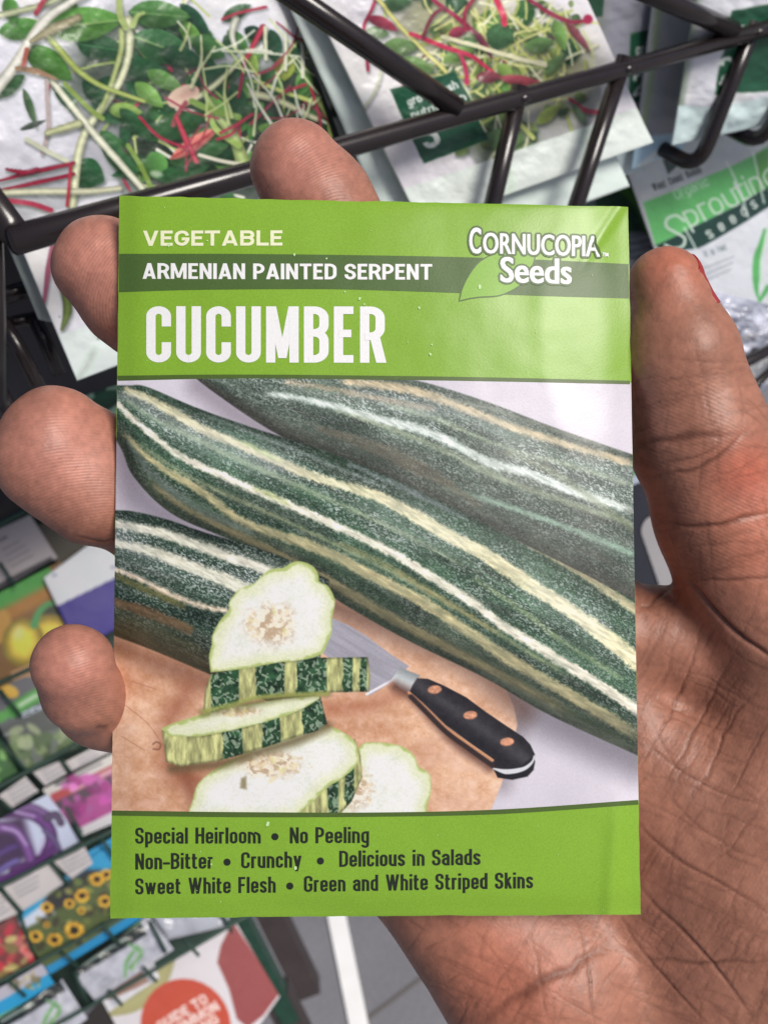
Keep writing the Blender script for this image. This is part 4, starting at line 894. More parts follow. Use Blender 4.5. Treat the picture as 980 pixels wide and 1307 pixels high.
# ---- printed microgreens
rs = np.random.RandomState(11)
G1, G2, G3, G4 = (70, 118, 58), (36, 78, 48), (96, 140, 74), (52, 98, 54)
WS, YS, RD, MA = (236, 238, 222), (190, 204, 132), (176, 52, 80), (112, 52, 64)
def greens(A, x0, y0, x1, y1, n, seed, inside=None):
    r = np.random.RandomState(seed)
    for i in range(n):
        x, y = r.uniform(x0, x1), r.uniform(y0, y1)
        if inside is not None and not inside(x, y): continue
        a = r.uniform(0, 6.28); L = r.uniform(16, 54); kind = r.rand()
        if kind < .55: A.leaf(x, y, x + L * math.cos(a), y + L * math.sin(a), r.uniform(5, 14), [G1, G2, G3, G4, G2][r.randint(5)], alpha=.95, seed=i)
        elif kind < .8:
            b = a + r.uniform(-.5, .5); A.stroke([(x, y), (x + L * math.cos(a), y + L * math.sin(a)), (x + L * (math.cos(a) + math.cos(b)), y + L * (math.sin(a) + math.sin(b)))], [1.6, r.uniform(1.2, 2.6)], [YS, WS, (150, 168, 100)][r.randint(3)], alpha=.9)
        else: A.stroke([(x, y), (x + L * .7 * math.cos(a), y + L * .7 * math.sin(a))], [2.2, 1.2], [RD, MA][r.randint(2)], alpha=.9)
def art_a(A):
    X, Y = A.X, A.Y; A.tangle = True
    A.C[:] = np.array([222, 223, 232.]); A.C += (34 * (fbm(X / 55, Y / 55, 7) - .5))[..., None]
    A.stroke([(150, 90), (250, 140), (330, 150), (380, 130)], 60, (40, 54, 38), soft=40, alpha=.85); A.stroke([(190, 200), (300, 210), (380, 190)], 40, (28, 44, 30), soft=28, alpha=.92)
    A.stroke([(20, 240), (110, 200), (140, 120)], 26, (150, 150, 160), soft=34, alpha=.5)
    ins = lambda x, y: y > -30 and x > 40 and (x > 150 or y < 100) and (y > 40 or x < 260) and y < 262 and x < 360 + .28 * y
    greens(A, -100, -160, 330, -20, 120, 3); greens(A, 60, 20, 420, 160, 60, 4, ins); greens(A, 130, 90, 420, 262, 130, 5, ins)
    L = lambda x, y, rx, ry, a, c, s=0, vein=None: A.leaf(x - rx * math.cos(a), y - rx * math.sin(a), x + rx * math.cos(a), y + rx * math.sin(a), ry, c, seed=s, vein=vein)
    L(212, 30, 46, 18, .2, G2, 1); L(245, 26, 28, 9, .8, (34, 72, 52), 2); L(298, 17, 21, 9, -.5, (48, 84, 56), 3); L(126, 62, 32, 16, .15, G2, 4, (70, 120, 80)); L(240, 46, 22, 11, .9, (96, 142, 66), 9)
    L(106, 32, 50, 22, -.12, (84, 134, 62), 5, (150, 180, 110)); L(200, 20, 40, 18, .08, (66, 112, 58), 6, (120, 160, 100)); L(205, 62, 42, 21, .35, (58, 108, 66), 7, (140, 176, 110)); L(27, 38, 31, 14, -.12, (70, 122, 54), 8)
    L(12, 14, 18, 10, 1.3, (76, 126, 60), 20); L(60, 82, 36, 17, .62, (66, 112, 48), 10); L(10, 110, 24, 11, -.6, (54, 96, 56), 11); L(186, 122, 24, 11, .75, (104, 148, 72), 12); L(156, 142, 22, 10, .1, (120, 152, 76), 13); L(110, 222, 22, 20, .4, G2, 14); L(196, 212, 20, 15, 1.2, (78, 128, 66), 15)
    for (x, y, rx, ry, a_, c_) in ((175, 88, 34, 14, .1, G2), (228, 74, 30, 13, .3, (40, 80, 52)), (262, 62, 24, 15, .5, (58, 100, 56)), (270, 98, 28, 12, -.4, (34, 72, 48)), (206, 104, 26, 11, .5, (84, 128, 62)), (140, 186, 24, 11, .9, (50, 94, 52)), (230, 160, 34, 15, -.5, (44, 82, 48)), (262, 176, 30, 13, -.3, (62, 104, 54)), (300, 130, 24, 12, 1.2, (40, 76, 50)), (276, 140, 22, 9, .8, (92, 136, 66)), (330, 150, 30, 12, .4, (38, 72, 44)), (350, 168, 26, 10, .2, (92, 130, 64)), (230, 220, 34, 13, -.25, (42, 84, 50)), (170, 160, 30, 10, .8, (40, 80, 48)), (120, 120, 26, 12, .9, (36, 74, 46)), (300, 54, 20, 9, .8, (66, 108, 60)), (345, 60, 22, 12, 1.4, (36, 70, 50)), (322, 44, 16, 9, .4, (30, 60, 48)), (82, 128, 28, 8, .9, (44, 88, 52)), (286, 200, 26, 9, -.3, (30, 62, 40))): L(x, y, rx, ry, a_, c_, int(x))
    L(36, 138, 26, 5, 1.25, (64, 92, 60), 16); L(40, 160, 18, 4, -.35, (58, 70, 60), 17); L(150, 205, 34, 12, .8, (44, 84, 50), 18); L(250, 196, 40, 14, -.3, (52, 92, 52), 19); L(345, 110, 24, 13, 1.3, (58, 96, 60), 21); L(378, 70, 22, 11, 1.5, (46, 82, 60), 22); L(318, 80, 18, 8, 1.2, (120, 148, 70), 23); L(360, 88, 16, 14, 1.6, (124, 138, 60), 24); L(372, 170, 30, 11, .2, (60, 100, 52), 25)
    S = A.stroke
    S([(160, 28), (161, 65), (152, 98), (130, 135), (108, 165), (97, 200), (90, 262)], [6.5, 4.5, 5, 5, 5.5, 5.5], (226, 232, 192), shade=.3); S([(152, 40), (151, 66), (138, 110), (122, 150)], [4, 3.5, 3, 2], (176, 190, 124), shade=.25)
    S([(148, 0), (150, 22), (157, 36)], 4, (160, 178, 110)); S([(166, 34), (172, 22), (180, 18)], [4, 2], (170, 190, 120))
    S([(110, -10), (80, 8), (56, 26), (34, 56), (14, 88), (-8, 116)], [5, 6, 6.5, 6, 7, 8], (240, 240, 224), shade=.3); S([(-10, 22), (24, 15), (58, 6), (82, -6)], 4, (190, 198, 160), shade=.3); S([(44, 18), (58, -6)], 3.4, (164, 66, 80))
    S([(58, 46), (74, 66), (98, 92), (130, 112), (180, 130)], [4.5, 4, 3.5, 3, 2.5], (170, 188, 104), shade=.25); S([(64, 104), (92, 140), (130, 186), (178, 240)], [4, 4.5, 4.5, 4], (230, 234, 208), shade=.3); S([(80, 108), (112, 140), (128, 152)], 3, (128, 152, 76))
    S([(38, 54), (62, 40), (97, 24)], [3, 7, 5], (156, 150, 116), shade=.3); S([(20, 88), (44, 92), (70, 102)], [3, 4, 1.5], (150, 122, 96)); S([(32, 64), (28, 84)], 3, (160, 84, 72))
    S([(57, 104), (58, 130), (59, 166), (52, 196)], 2.6, (176, 160, 158)); S([(58, 170), (78, 164), (98, 158)], [4, 5, 5], (200, 206, 160), shade=.3); S([(32, 178), (60, 194), (84, 206)], 3, (196, 200, 176))
    for p in (((-6, 232), (40, 220), (92, 208)), ((2, 242), (50, 232), (92, 222)), ((8, 216), (30, 220), (46, 216))): S(p, [1.6, 3.2, 2.4], (156, 40, 66), shade=.3)
    S([(4, 246), (50, 244), (112, 244), (150, 240)], [4, 4.4, 3.4], (214, 216, 186), shade=.3); S([(10, 256), (40, 260), (64, 268)], 3.2, (170, 60, 84)); S([(88, 212), (84, 262)], 2, (170, 44, 66))
    S([(332, 36), (318, 62), (308, 80)], [4.5, 3.6, 3], (188, 66, 88), shade=.3); S([(308, 80), (304, 105), (300, 124)], 2, (146, 44, 70)); S([(296, 26), (292, 44), (296, 62)], [5, 4, 3], (218, 222, 206), shade=.3); S([(306, 74), (276, 104), (240, 130)], [2.5, 3.6, 3.2], (208, 214, 172), shade=.3)
    A.ell(229, 124, 22, 13, -.45, (214, 186, 166)); A.ell(236, 120, 12, 5, -.45, (190, 150, 138), soft=4, alpha=.6); S([(232, 132), (222, 146), (216, 160)], 3, (150, 80, 84))
    A.leaf(214, 203, 276, 162, 9, (202, 118, 108), seed=31); S([(214, 202), (245, 184), (274, 163)], 1.3, (160, 60, 66)); S([(220, 150), (232, 176), (246, 206)], [3, 4, 3.2], (196, 74, 92), shade=.25)
    S([(318, 120), (350, 128), (402, 152)], [5, 4.2, 3.5], (220, 222, 180), shade=.3); S([(322, 104), (360, 118), (398, 130)], 2.6, (190, 204, 120)); S([(256, 120), (272, 146), (292, 172), (306, 208)], [3, 6, 7, 9], (176, 198, 128), shade=.3); S([(262, 134), (270, 164), (300, 186)], [2.5, 4, 4], (150, 178, 96))
    S([(378, 30), (384, 62), (384, 98)], 2.6, (220, 222, 210)); S([(335, 36), (336, 76)], 2.2, (206, 212, 180)); S([(362, 52), (363, 82)], 2, (180, 196, 140)); S([(280, 66), (330, 68), (392, 74)], 1.5, (200, 206, 186)); S([(240, 130), (262, 140), (300, 150)], 4, (120, 152, 74))
    for p in (((300, 160), (290, 172), (272, 178)), ((318, 146), (300, 158), (276, 170)), ((360, 118), (376, 112), (388, 108)), ((395, 112), (404, 140), (408, 164)), ((280, 26), (300, 18), (336, 10)), ((174, 150), (200, 176), (236, 190))): S(p, 1.9, (160, 50, 72))
    S([(250, 198), (280, 206), (308, 210)], 2.2, (210, 208, 190)); S([(408, 130), (418, 150), (422, 172)], 3.6, (170, 186, 110)); S([(160, 186), (176, 212), (190, 240)], 3, (120, 148, 70)); A.ell(196, 222, 8, 4, .2, (200, 214, 196), soft=3, alpha=.7)
    r = np.random.RandomState(21)
    for i in range(46):
        x, y = r.uniform(230, 400), r.uniform(20, 170); a = r.uniform(.6, 2.6) if i % 3 else r.uniform(0, 6.28); b = a + r.uniform(-.5, .5); Ln = r.uniform(14, 40)
        S([(x, y), (x + Ln * math.cos(a), y + Ln * math.sin(a)), (x + Ln * (math.cos(a) + math.cos(b)), y + Ln * (math.sin(a) + math.sin(b)))], [1.2, r.uniform(1.2, 2.4)], [(226, 230, 210), (190, 204, 140), (206, 214, 170), (150, 60, 80)][i % 4], alpha=.9)
    # below the rail
    S([(68, 300), (62, 340), (57, 384)], [2, 4, 2.5], (156, 90, 112)); S([(64, 330), (68, 346), (74, 352)], 1.2, (130, 80, 96)); A.stroke([(70, 352), (82, 372), (86, 396), (79, 420)], [2, 5.5, 6, 2], (112, 132, 72), shade=.3); S([(90, 280), (110, 300), (130, 310)], 7, (64, 100, 64))
    # bottom seal of the bag
    A.tangle = False
    A.poly([(60, 432), (500, 282), (520, 380), (80, 520)], (216, 232, 226), soft=1); A.ell(76, 404, 1, 1, 0, (80, 90, 80)); A.ell(125, 432, 1.8, 1.4, 0, (120, 130, 126)); A.stroke([(120, 446), (110, 468), (100, 484)], 3, (168, 176, 172), soft=7, alpha=.7)
PA = plane(200, 300, 268, 24)
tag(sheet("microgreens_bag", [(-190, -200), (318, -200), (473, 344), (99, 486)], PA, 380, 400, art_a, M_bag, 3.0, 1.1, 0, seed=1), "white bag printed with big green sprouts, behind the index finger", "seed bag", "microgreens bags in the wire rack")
tag(sheet("microgreens_bag", [(-204, -200), (10, -220), (110, 420), (50, 408)], PA, 60, 120, lambda A: A.poly([(-300, -300), (300, -300), (300, 600), (-300, 600)], (168, 178, 172)), M_bag, 3, 1.2, -7, seed=2), "pale grey-green folded bag edge behind the big green sprout bag", "seed bag", "microgreens bags in the wire rack")

def label(A, c, rows):
    A.poly(c, (36, 84, 62), soft=.8); A.stroke(list(c) + [c[0]], .5, (90, 130, 96), soft=.6, smooth=False, alpha=.8)
    for (w, x, y, cap, wd, ang, tx) in rows:
        for T in gothic(w, wd, cap, tx, tx * .85, .09):
            ca, sa = math.cos(ang), math.sin(ang); A.tris(np.stack([x + T[..., 0] * ca + T[..., 1] * sa, y + T[..., 0] * sa - T[..., 1] * ca], -1), (224, 230, 226))
def art_b(A):
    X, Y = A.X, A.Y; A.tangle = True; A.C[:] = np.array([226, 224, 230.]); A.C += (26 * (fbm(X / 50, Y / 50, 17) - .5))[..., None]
    ins = lambda x, y: x > 500 + .35 * y and x < 735 + .1 * y and y < 190
    A.stroke([(560, 20), (640, 70), (700, 90)], 55, (150, 150, 104), soft=40, alpha=.7); A.stroke([(610, 150), (650, 190)], 30, (96, 124, 70), soft=20, alpha=.85)
    greens(A, 420, -180, 700, -15, 90, 6); greens(A, 520, -10, 740, 130, 40, 7, ins)
    r = np.random.RandomState(9)
    for i in range(46):
        x, y = r.uniform(560, 735), r.uniform(20, 120); a = r.uniform(0, 6.3); b = a + r.uniform(-.9, .9); L = r.uniform(14, 36)
        A.stroke([(x, y), (x + L * math.cos(a), y + L * math.sin(a)), (x + L * (math.cos(a) + math.cos(b)), y + L * (math.sin(a) + math.sin(b)))], [1.5, 1.9], [(196, 200, 128), (214, 214, 176), (170, 182, 96)][i % 3], alpha=.9)
    for i in range(60):
        x, y = r.uniform(540, 740), r.uniform(0, 190); a = r.uniform(0, 6.3); L = r.uniform(10, 26)
        if x < 505 + .36 * y: continue
        A.leaf(x, y, x + L * math.cos(a), y + L * math.sin(a), r.uniform(3, 8), [(70, 96, 58), (104, 128, 70), (56, 80, 52), (130, 148, 84)][i % 4], alpha=.85, seed=i)
    for i in range(60):
        x, y = r.uniform(540, 735), r.uniform(-5, 150); a = r.uniform(0, 6.3); b = a + r.uniform(-.8, .8); L = r.uniform(16, 40)
        A.stroke([(x, y), (x + L * math.cos(a), y + L * math.sin(a)), (x + L * (math.cos(a) + math.cos(b)), y + L * (math.sin(a) + math.sin(b)))], [1.2, 1.8], [(206, 208, 140), (222, 222, 190), (178, 188, 104)][i % 3], alpha=.9)
    Lf = lambda *a, **k: A.leaf(*a, **k)
    Lf(482, 62, 530, 60, 12, (96, 126, 78), seed=1); Lf(462, 42, 492, 44, 8, (96, 124, 82), seed=2); Lf(612, 44, 650, 52, 17, (62, 98, 64), seed=3); Lf(505, 78, 548, 92, 11, (92, 124, 70), seed=4); Lf(700, 26, 716, 66, 9, (104, 142, 76), seed=5); Lf(480, 8, 520, 4, 10, (70, 100, 70), seed=6)
    Lf(560, 80, 600, 60, 9, (108, 142, 76), seed=7); Lf(664, 62, 700, 54, 10, (86, 118, 70), seed=8); Lf(690, 96, 712, 70, 8, (92, 120, 76), seed=9); Lf(628, 84, 650, 100, 9, (118, 146, 74), seed=10)
    S = A.stroke
    S([(474, 0), (462, 36), (462, 62), (467, 90)], 2.2, (166, 54, 84)); A.leaf(466, 22, 505, 40, 7, (142, 58, 76)); S([(472, -4), (516, 44), (563, 93)], 2.6, (218, 216, 136), shade=.2)
    S([(540, -4), (584, 30), (600, 44)], [2.6, 3], (150, 48, 76)); A.leaf(596, 38, 622, 76, 5, (104, 50, 66)); A.leaf(566, 46, 590, 38, 7, (136, 54, 74)); S([(600, -2), (586, 18), (588, 40)], 2.4, (150, 52, 74)); S([(626, -4), (634, 16), (637, 32)], [4, 3.4], (206, 62, 92))
    S([(520, 44), (560, 60), (596, 74), (622, 92)], [2.6, 3, 2], (192, 54, 86)); S([(560, 12), (545, 22), (534, 48)], 2.2, (120, 50, 70)); A.leaf(602, 100, 634, 98, 8, (116, 56, 66)); S([(580, 70), (588, 90), (590, 106)], [2, 3.4], (186, 58, 92)); A.leaf(630, 100, 690, 108, 7, (140, 66, 76))
    S([(560, 48), (620, 66), (690, 84)], 2.6, (214, 212, 176)); S([(664, -2), (700, 20), (724, 29), (742, 27)], [2.2, 3, 2.4], (140, 50, 74)); A.ell(748, 25, 7, 6.4, 0, (168, 52, 86)); A.leaf(716, 28, 749, 68, 5.5, (124, 70, 78)); S([(721, 127), (741, 141), (764, 144)], [2, 3.2, 2.6], (168, 62, 84)); S([(740, 40), (752, 66), (750, 86)], 1.4, (190, 196, 140))
    A.leaf(680, 158, 710, 134, 8, (168, 188, 96)); S([(640, 140), (660, 160), (676, 176)], 3, (190, 200, 120)); A.leaf(724, 132, 744, 160, 5, (96, 120, 92)); A.leaf(612, 178, 664, 178, 14, (104, 138, 86))
    S([(486, 86), (474, 120), (450, 160)], 2, (190, 196, 176))
    A.tangle = False
    label(A, [(494, 115), (575, 92), (618, 178), (538, 209)], [("grow fresh", 518, 136, 11, 66, -.36, .19), ("nutrition in", 523, 153, 11, 70, -.36, .19), ("3", 540, 192, 36, 22, -.34, .19)])
    A.poly([(500, 247), (620, 204), (720, 170), (900, 106), (900, 300), (500, 400)], (218, 234, 222), soft=1.2)
    for p in (((742, 166), (748, 200)), ((640, 200), (650, 240))): A.stroke(p, 4, (170, 182, 170), soft=9, alpha=.5)
PB = plane(640, 220, 306, 24)
GB = "microgreens bags in the wire rack"
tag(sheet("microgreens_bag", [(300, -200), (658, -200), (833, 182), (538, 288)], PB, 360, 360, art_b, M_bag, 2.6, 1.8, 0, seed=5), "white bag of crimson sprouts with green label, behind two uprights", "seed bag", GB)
tag(sheet("microgreens_bag", [(290, -170), (630, -170), (803, 238), (520, 344)], PB, 90, 120, lambda A: A.poly([(0, -400), (1200, -400), (1200, 900), (0, 900)], (214, 232, 222)), M_bag, 2.5, 1.8, -6, seed=6), "pale green bag seal peeking out below the crimson sprout bag", "seed bag", GB)
def art_edge(A):
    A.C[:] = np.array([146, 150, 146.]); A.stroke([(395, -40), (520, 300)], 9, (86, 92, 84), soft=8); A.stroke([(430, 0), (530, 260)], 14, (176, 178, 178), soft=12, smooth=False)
    A.stroke([(452, 110), (459, 138)], 2.2, (150, 54, 50)); A.ell(424, 144, 7, 7, 0, (30, 42, 34)); A.ell(462, 222, 6, 5, 0, (40, 60, 46))
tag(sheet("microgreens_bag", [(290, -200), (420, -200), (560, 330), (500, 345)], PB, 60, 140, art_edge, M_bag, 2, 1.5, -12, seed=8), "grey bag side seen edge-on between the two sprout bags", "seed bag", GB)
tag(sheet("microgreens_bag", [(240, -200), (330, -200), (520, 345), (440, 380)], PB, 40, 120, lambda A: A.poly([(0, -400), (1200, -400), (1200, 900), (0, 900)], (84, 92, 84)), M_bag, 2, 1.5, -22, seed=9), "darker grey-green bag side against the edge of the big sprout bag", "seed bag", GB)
PC = plane(830, 120, 346, 6)
def art_c1(A):
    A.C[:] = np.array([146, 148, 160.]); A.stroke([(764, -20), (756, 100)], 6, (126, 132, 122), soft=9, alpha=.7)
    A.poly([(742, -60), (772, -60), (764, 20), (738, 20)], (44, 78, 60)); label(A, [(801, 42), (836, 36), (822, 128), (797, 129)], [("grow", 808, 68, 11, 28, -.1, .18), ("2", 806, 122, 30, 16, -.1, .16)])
    A.poly([(700, 190), (880, 158), (880, 300), (700, 300)], (190, 206, 208), soft=2)
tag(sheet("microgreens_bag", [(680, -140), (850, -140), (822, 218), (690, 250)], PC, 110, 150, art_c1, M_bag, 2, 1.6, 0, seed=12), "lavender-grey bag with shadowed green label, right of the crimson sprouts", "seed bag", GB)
def art_c2(A):
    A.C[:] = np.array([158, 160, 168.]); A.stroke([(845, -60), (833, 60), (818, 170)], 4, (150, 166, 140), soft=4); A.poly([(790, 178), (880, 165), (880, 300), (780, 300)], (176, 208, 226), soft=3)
    A.stroke([(868, 20), (860, 120)], 5, (150, 154, 160), soft=8, alpha=.6); A.stroke([(815, 214), (840, 192)], 3, (226, 236, 242), soft=4)
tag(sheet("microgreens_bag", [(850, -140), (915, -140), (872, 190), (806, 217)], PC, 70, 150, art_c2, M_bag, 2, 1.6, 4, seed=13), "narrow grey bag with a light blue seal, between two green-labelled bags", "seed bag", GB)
PD = plane(930, 120, 352, 4)
def art_d(A):
    A.C[:] = np.array([220, 222, 230.]); A.C += (24 * (fbm(A.X / 30, A.Y / 30, 5) - .5))[..., None]; A.stroke([(896, -60), (872, 90), (862, 184)], 6, (150, 164, 148), soft=6); A.stroke([(882, 92), (876, 130)], 2, (232, 234, 240), soft=3)
    label(A, [(929, 12), (1030, -6), (1008, 112), (907, 119)], [("grow fresh", 936, 40, 12, 70, -.06, .19), ("2", 915, 107, 36, 19, -.02, .14), ('"', 938, 98, 34, 8, 0, .14)])
    A.poly([(840, 134), (916, 136), (990, 116), (1100, 86), (1100, 250), (840, 250)], (208, 232, 234), soft=1.5)
tag(sheet("microgreens_bag", [(910, -140), (1180, -170), (1120, 128), (857, 186)], PD, 150, 170, art_d, M_bag, 2.2, 2.4, 6, seed=14), "white bag with a green label showing a large 2, top right corner", "seed bag", GB)
# sprouting seeds bag hanging below
PS = plane(890, 300, 420, 18)
def art_s(A):
    X, Y = A.X, A.Y; A.C[:] = np.array([198, 204, 204.]); A.C += (30 * (fbm(X / 22, Y / 22, 8) - .5))[..., None]
    A.poly([(815, 340), (985, 250), (1040, 250), (1040, 520), (860, 480)], (216, 220, 230), soft=1)
    A.poly([(819, 258), (961, 195), (1000, 172), (1040, 150), (1040, 205), (976, 238), (880, 288), (835, 313)], (104, 192, 112), soft=1); A.poly([(958, 196), (976, 187), (976, 238), (960, 246)], (86, 150, 74), soft=3, alpha=.8)
    A.poly([(835, 313), (878, 289), (976, 238), (1040, 204), (1040, 232), (976, 264), (885, 316), (868, 318), (846, 322)], (26, 62, 56), soft=1)
    A.poly([(841, 204), (852, 199), (853, 208), (866, 203), (868, 213), (858, 212), (847, 222)], (30, 62, 58), soft=.8)
    for w, x, y, cap, wd, ang, col, tx in (("West Coast Seeds", 830, 243, 9, 64, -.38, (70, 78, 78), .15), ("Organic", 857, 254, 13, 46, -.42, (196, 232, 202), .09), ("It is Fast", 893, 327, 8, 30, -.35, (130, 148, 150), .15)):
        for T in gothic(w, wd, cap, tx, tx, .12):
            ca, sa = math.cos(ang), math.sin(ang); A.tris(np.stack([x + T[..., 0] * ca + T[..., 1] * sa, y + T[..., 0] * sa - T[..., 1] * ca], -1), col)
    for T in gothic("prouting", 128, 30, .085, .085, .13):
        ca, sa = math.cos(-.47), math.sin(-.47); A.tris(np.stack([875 + T[..., 0] * ca + T[..., 1] * sa, 290 + T[..., 0] * sa - T[..., 1] * ca], -1), (214, 240, 218))
    A.stroke([(868, 281), (858, 274), (847, 279), (847, 289), (858, 296), (868, 303), (866, 313), (855, 316), (846, 312)], 1.5, (214, 240, 218), soft=.8)
    for i, ch in enumerate("seeds"):
        for T in gothic(ch, 7, 15, .12, .12, .1):
            ca, sa = math.cos(-.52), math.sin(-.52); x, y = 898 + 14.5 * i, 304 - 9.3 * i; A.tris(np.stack([x + T[..., 0] * ca + T[..., 1] * sa, y + T[..., 0] * sa - T[..., 1] * ca], -1), (226, 236, 230))
    for k in range(3): A.stroke([(892 + 3 * k, 341 + 8 * k), (930 - 2 * k, 326 + 8 * k)], 1, (168, 176, 180), soft=1)
    A.stroke([(969, 292), (960, 330), (960, 366), (965, 384)], [2, 4.5, 5, 1], (92, 178, 102), soft=1); A.stroke([(965, 384), (975, 366)], [2, 4], (92, 178, 102)); A.stroke([(974, 290), (966, 330), (968, 362)], 1.5, (196, 226, 200))
    for p in (((920, 206), (936, 240), (948, 276)), ((868, 290), (882, 316)), ((955, 194), (960, 216), (970, 258))): A.stroke(p, 1.3, (226, 240, 230), soft=1.2, alpha=.8)
tag(sheet("sprouting_seeds_bag", [(776, 150), (1000, 90), (1020, 462), (852, 368)], PS, 240, 300, art_s, M_film, 3, 1.3, 0, seed=21), "clear bag reading Organic Sprouting seeds on a green band, hanging behind the thumb tip", "seed bag")
def art_e(A):
    A.C[:] = np.array([110, 114, 122.]); A.poly([(700, 150), (900, 150), (900, 300), (700, 290)], (38, 66, 50), soft=3); A.stroke([(786, 232), (812, 262), (826, 296)], 6, (70, 120, 50), soft=4)
    for k in range(4): A.stroke([(800, 306 + 9 * k), (834, 298 + 9 * k)], 1.3, (150, 154, 162), soft=1.2)
tag(sheet("foil_seed_bag", [(720, 190), (850, 170), (900, 420), (760, 430)], PS, 90, 120, art_e, M_film, 2, 2.5, -14, seed=22), "dark green and grey bag between the held packet and sprouting seeds bag", "seed bag")
def art_f(A):
    A.C[:] = np.array([176, 180, 196.]); A.C += (150 * (fbm(A.X / 16, A.Y / 12, 33) - .56))[..., None]; A.ell(955, 452, 8, 9, .4, (24, 22, 24), soft=2); A.stroke([(925, 436), (955, 428)], 3, (120, 122, 128), soft=3)  # white highlights of the crinkled film are painted into its colour
    A.poly([(946, 470), (985, 446), (985, 480), (955, 500)], (226, 230, 234), soft=1.5)
tag(sheet("crumpled_clear_bag", [(860, 360), (1030, 400), (1020, 470), (940, 520)], plane(940, 440, 446, 30), 110, 90, art_f, M_film, 3, 7, 0, seed=23, wav=14), "crumpled shiny clear bag below the sprouting seeds bag, beside the thumb", "seed bag")
lw = thing("lower_wire_shelf", W(P(np.float64(960), np.float64(455), np.float64(430)))); tag(lw, "short dark wire shelf edge crossing the crumpled clear bag right of the thumb", "wire shelf")
px_wire([(800, 545), (940, 468), (1060, 405)], (418, 430, 442), 2.6, lw, name="shelf_wire"); px_wire([(905, 560), (958, 496), (1040, 420)], (434, 440, 450), 2.0, lw, name="shelf_wire")
# things glimpsed between thumb and packet
tag(sheet("blue_edge_strip", [(826, 560), (836, 556), (838, 668), (829, 672)], plane(830, 610, 520, 10), 10, 30, None, M_card, 0, .4, 0, base=(62, 118, 196)), "narrow bright blue strip seen through the gap between thumb and packet", "packet edge")
tag(sheet("pale_seed_packet", [(700, 500), (824, 545), (822, 618), (690, 690)], plane(800, 590, 505, 15), 60, 60, lambda A: (A.poly([(790, 560), (900, 540), (900, 606), (790, 622)], (196, 206, 224)), A.stroke([(790, 606), (836, 588)], 6, (96, 164, 110), soft=4)), M_film, 2, 2, 0, base=(150, 160, 170)), "pale blue and green packet corner in the gap between thumb and held packet", "seed packet")
cd = []
t = np.linspace(np.pi * .95, np.pi * 1.6, 10); ring = np.vstack([np.stack([836 + 18 * np.cos(t), 678 + 20 * np.sin(t)], -1), [(980, 560)], [(1010, 860)], [(880, 860)]])
pg = plane(850, 700, 560, 12); v0 = on(pg, ring[:, 0], ring[:, 1]); v1 = on(pg, ring[:, 0], ring[:, 1], -2.5); k = len(ring); i = np.arange(k); j = (i + 1) % k
M_grey = mat("light_grey_plastic", alb(162, 160, 162), rough=.4, mottle=(20, .06))
tag(sheet("dark_packet", [(770, 600), (832, 600), (846, 790), (770, 800)], plane(820, 690, 545, 12), 20, 30, None, M_card, .5, .6, 0, base=(44, 46, 56), seed=70), "dark slate packet edge in the gap between the held packet and the grey tray", "seed packet")
tag(add("grey_tray", np.vstack([v0, v1]), [i[None, :].copy(), (k + i[::-1])[None, :].copy(), np.stack([i, k + i, k + j, j], -1)], M_grey, smooth=False), "light grey tray with a rounded corner, seen through the gap below the thumb", "tray")

# ---- the green wire rack, lower left
lowp = plane(70, 1060, 640, 46)
gr = thing("green_wire_rack", W(on(lowp, np.float64(150.), np.float64(1250.), -60)))
tag(gr, "dark green wire rack with rows of small seed packets, lower left", "display rack")
def gw(pts, r, off=16, name="row_wire"): wire(name, np.array([on(lowp, np.float64(x), np.float64(y), off) for x, y in pts]) * 1000, r, gr, M_gwire, 10)
gw([(-60, 1161), (0, 1131), (76, 1093), (152, 1057), (260, 1006)], 1.5); gw([(-60, 1285), (0, 1253), (70, 1216), (140, 1177), (260, 1112)], 1.3); gw([(-40, 1374), (74, 1307), (187, 1244), (300, 1178), (400, 1120)], 1.3)
gw([(-60, 700), (0, 669), (34, 651), (90, 624)], 1.7); gw([(-60, 905), (0, 871), (40, 853), (90, 830)], 1.5); gw([(-40, 1022), (0, 1003), (60, 972), (95, 951), (160, 915)], 1.7)
for a in [((62, 1097), (88, 1130)), ((1, 1133), (29, 1166)), ((128, 1068), (150, 1098)), ((9, 1250), (33, 1272)), ((78, 1214), (100, 1234)), ((130, 1178), (152, 1206)), ((192, 1176), (212, 1216)), ((236, 1200), (254, 1220)), ((280, 1160), (296, 1190)), ((183, 1234), (200, 1253)), ((139, 1264), (156, 1283)), ((95, 1240), (112, 1280)),
          ((2, 1022), (18, 1036)), ((78, 968), (90, 986)), ((0, 718), (20, 748)), ((0, 880), (28, 915)), ((-4, 938), (36, 988)), ((96, 1050), (106, 1072)), ((25, 1165), (42, 1215))]: gw([a[0], ((a[0][0] + a[1][0]) / 2, (a[0][1] + a[1][1]) / 2), a[1]], 1.15, 15, "tie_wire")
c = on(lowp, np.array([-420., 330., 330., -420.]), np.array([560., 560., 1250., 1250.])); 
v, f = boxv(on(lowp, np.float64(0.), np.float64(930.), -34), R_ * .155, (lambda e: e / np.linalg.norm(e))(np.cross(lowp[1], R_)) * .20, lowp[1] * .002); add("back_panel", v, f, M_dgreen, gr, smooth=False)
def post(name, pts, d, r, parent, m): 
    a, b = [P(np.float64(x), np.float64(y), np.float64(dd)) for (x, y), dd in zip(pts, d)]; ax_ = (b - a) / 2; s1 = np.cross(ax_, [0, 0, 1.]); s1 /= np.linalg.norm(s1); s2 = np.cross(ax_, s1); s2 /= np.linalg.norm(s2)
    v, f = boxv((a + b) / 2, ax_, s1 * r * .001, s2 * r * .001); return add(name, v, f, m, parent, smooth=False)
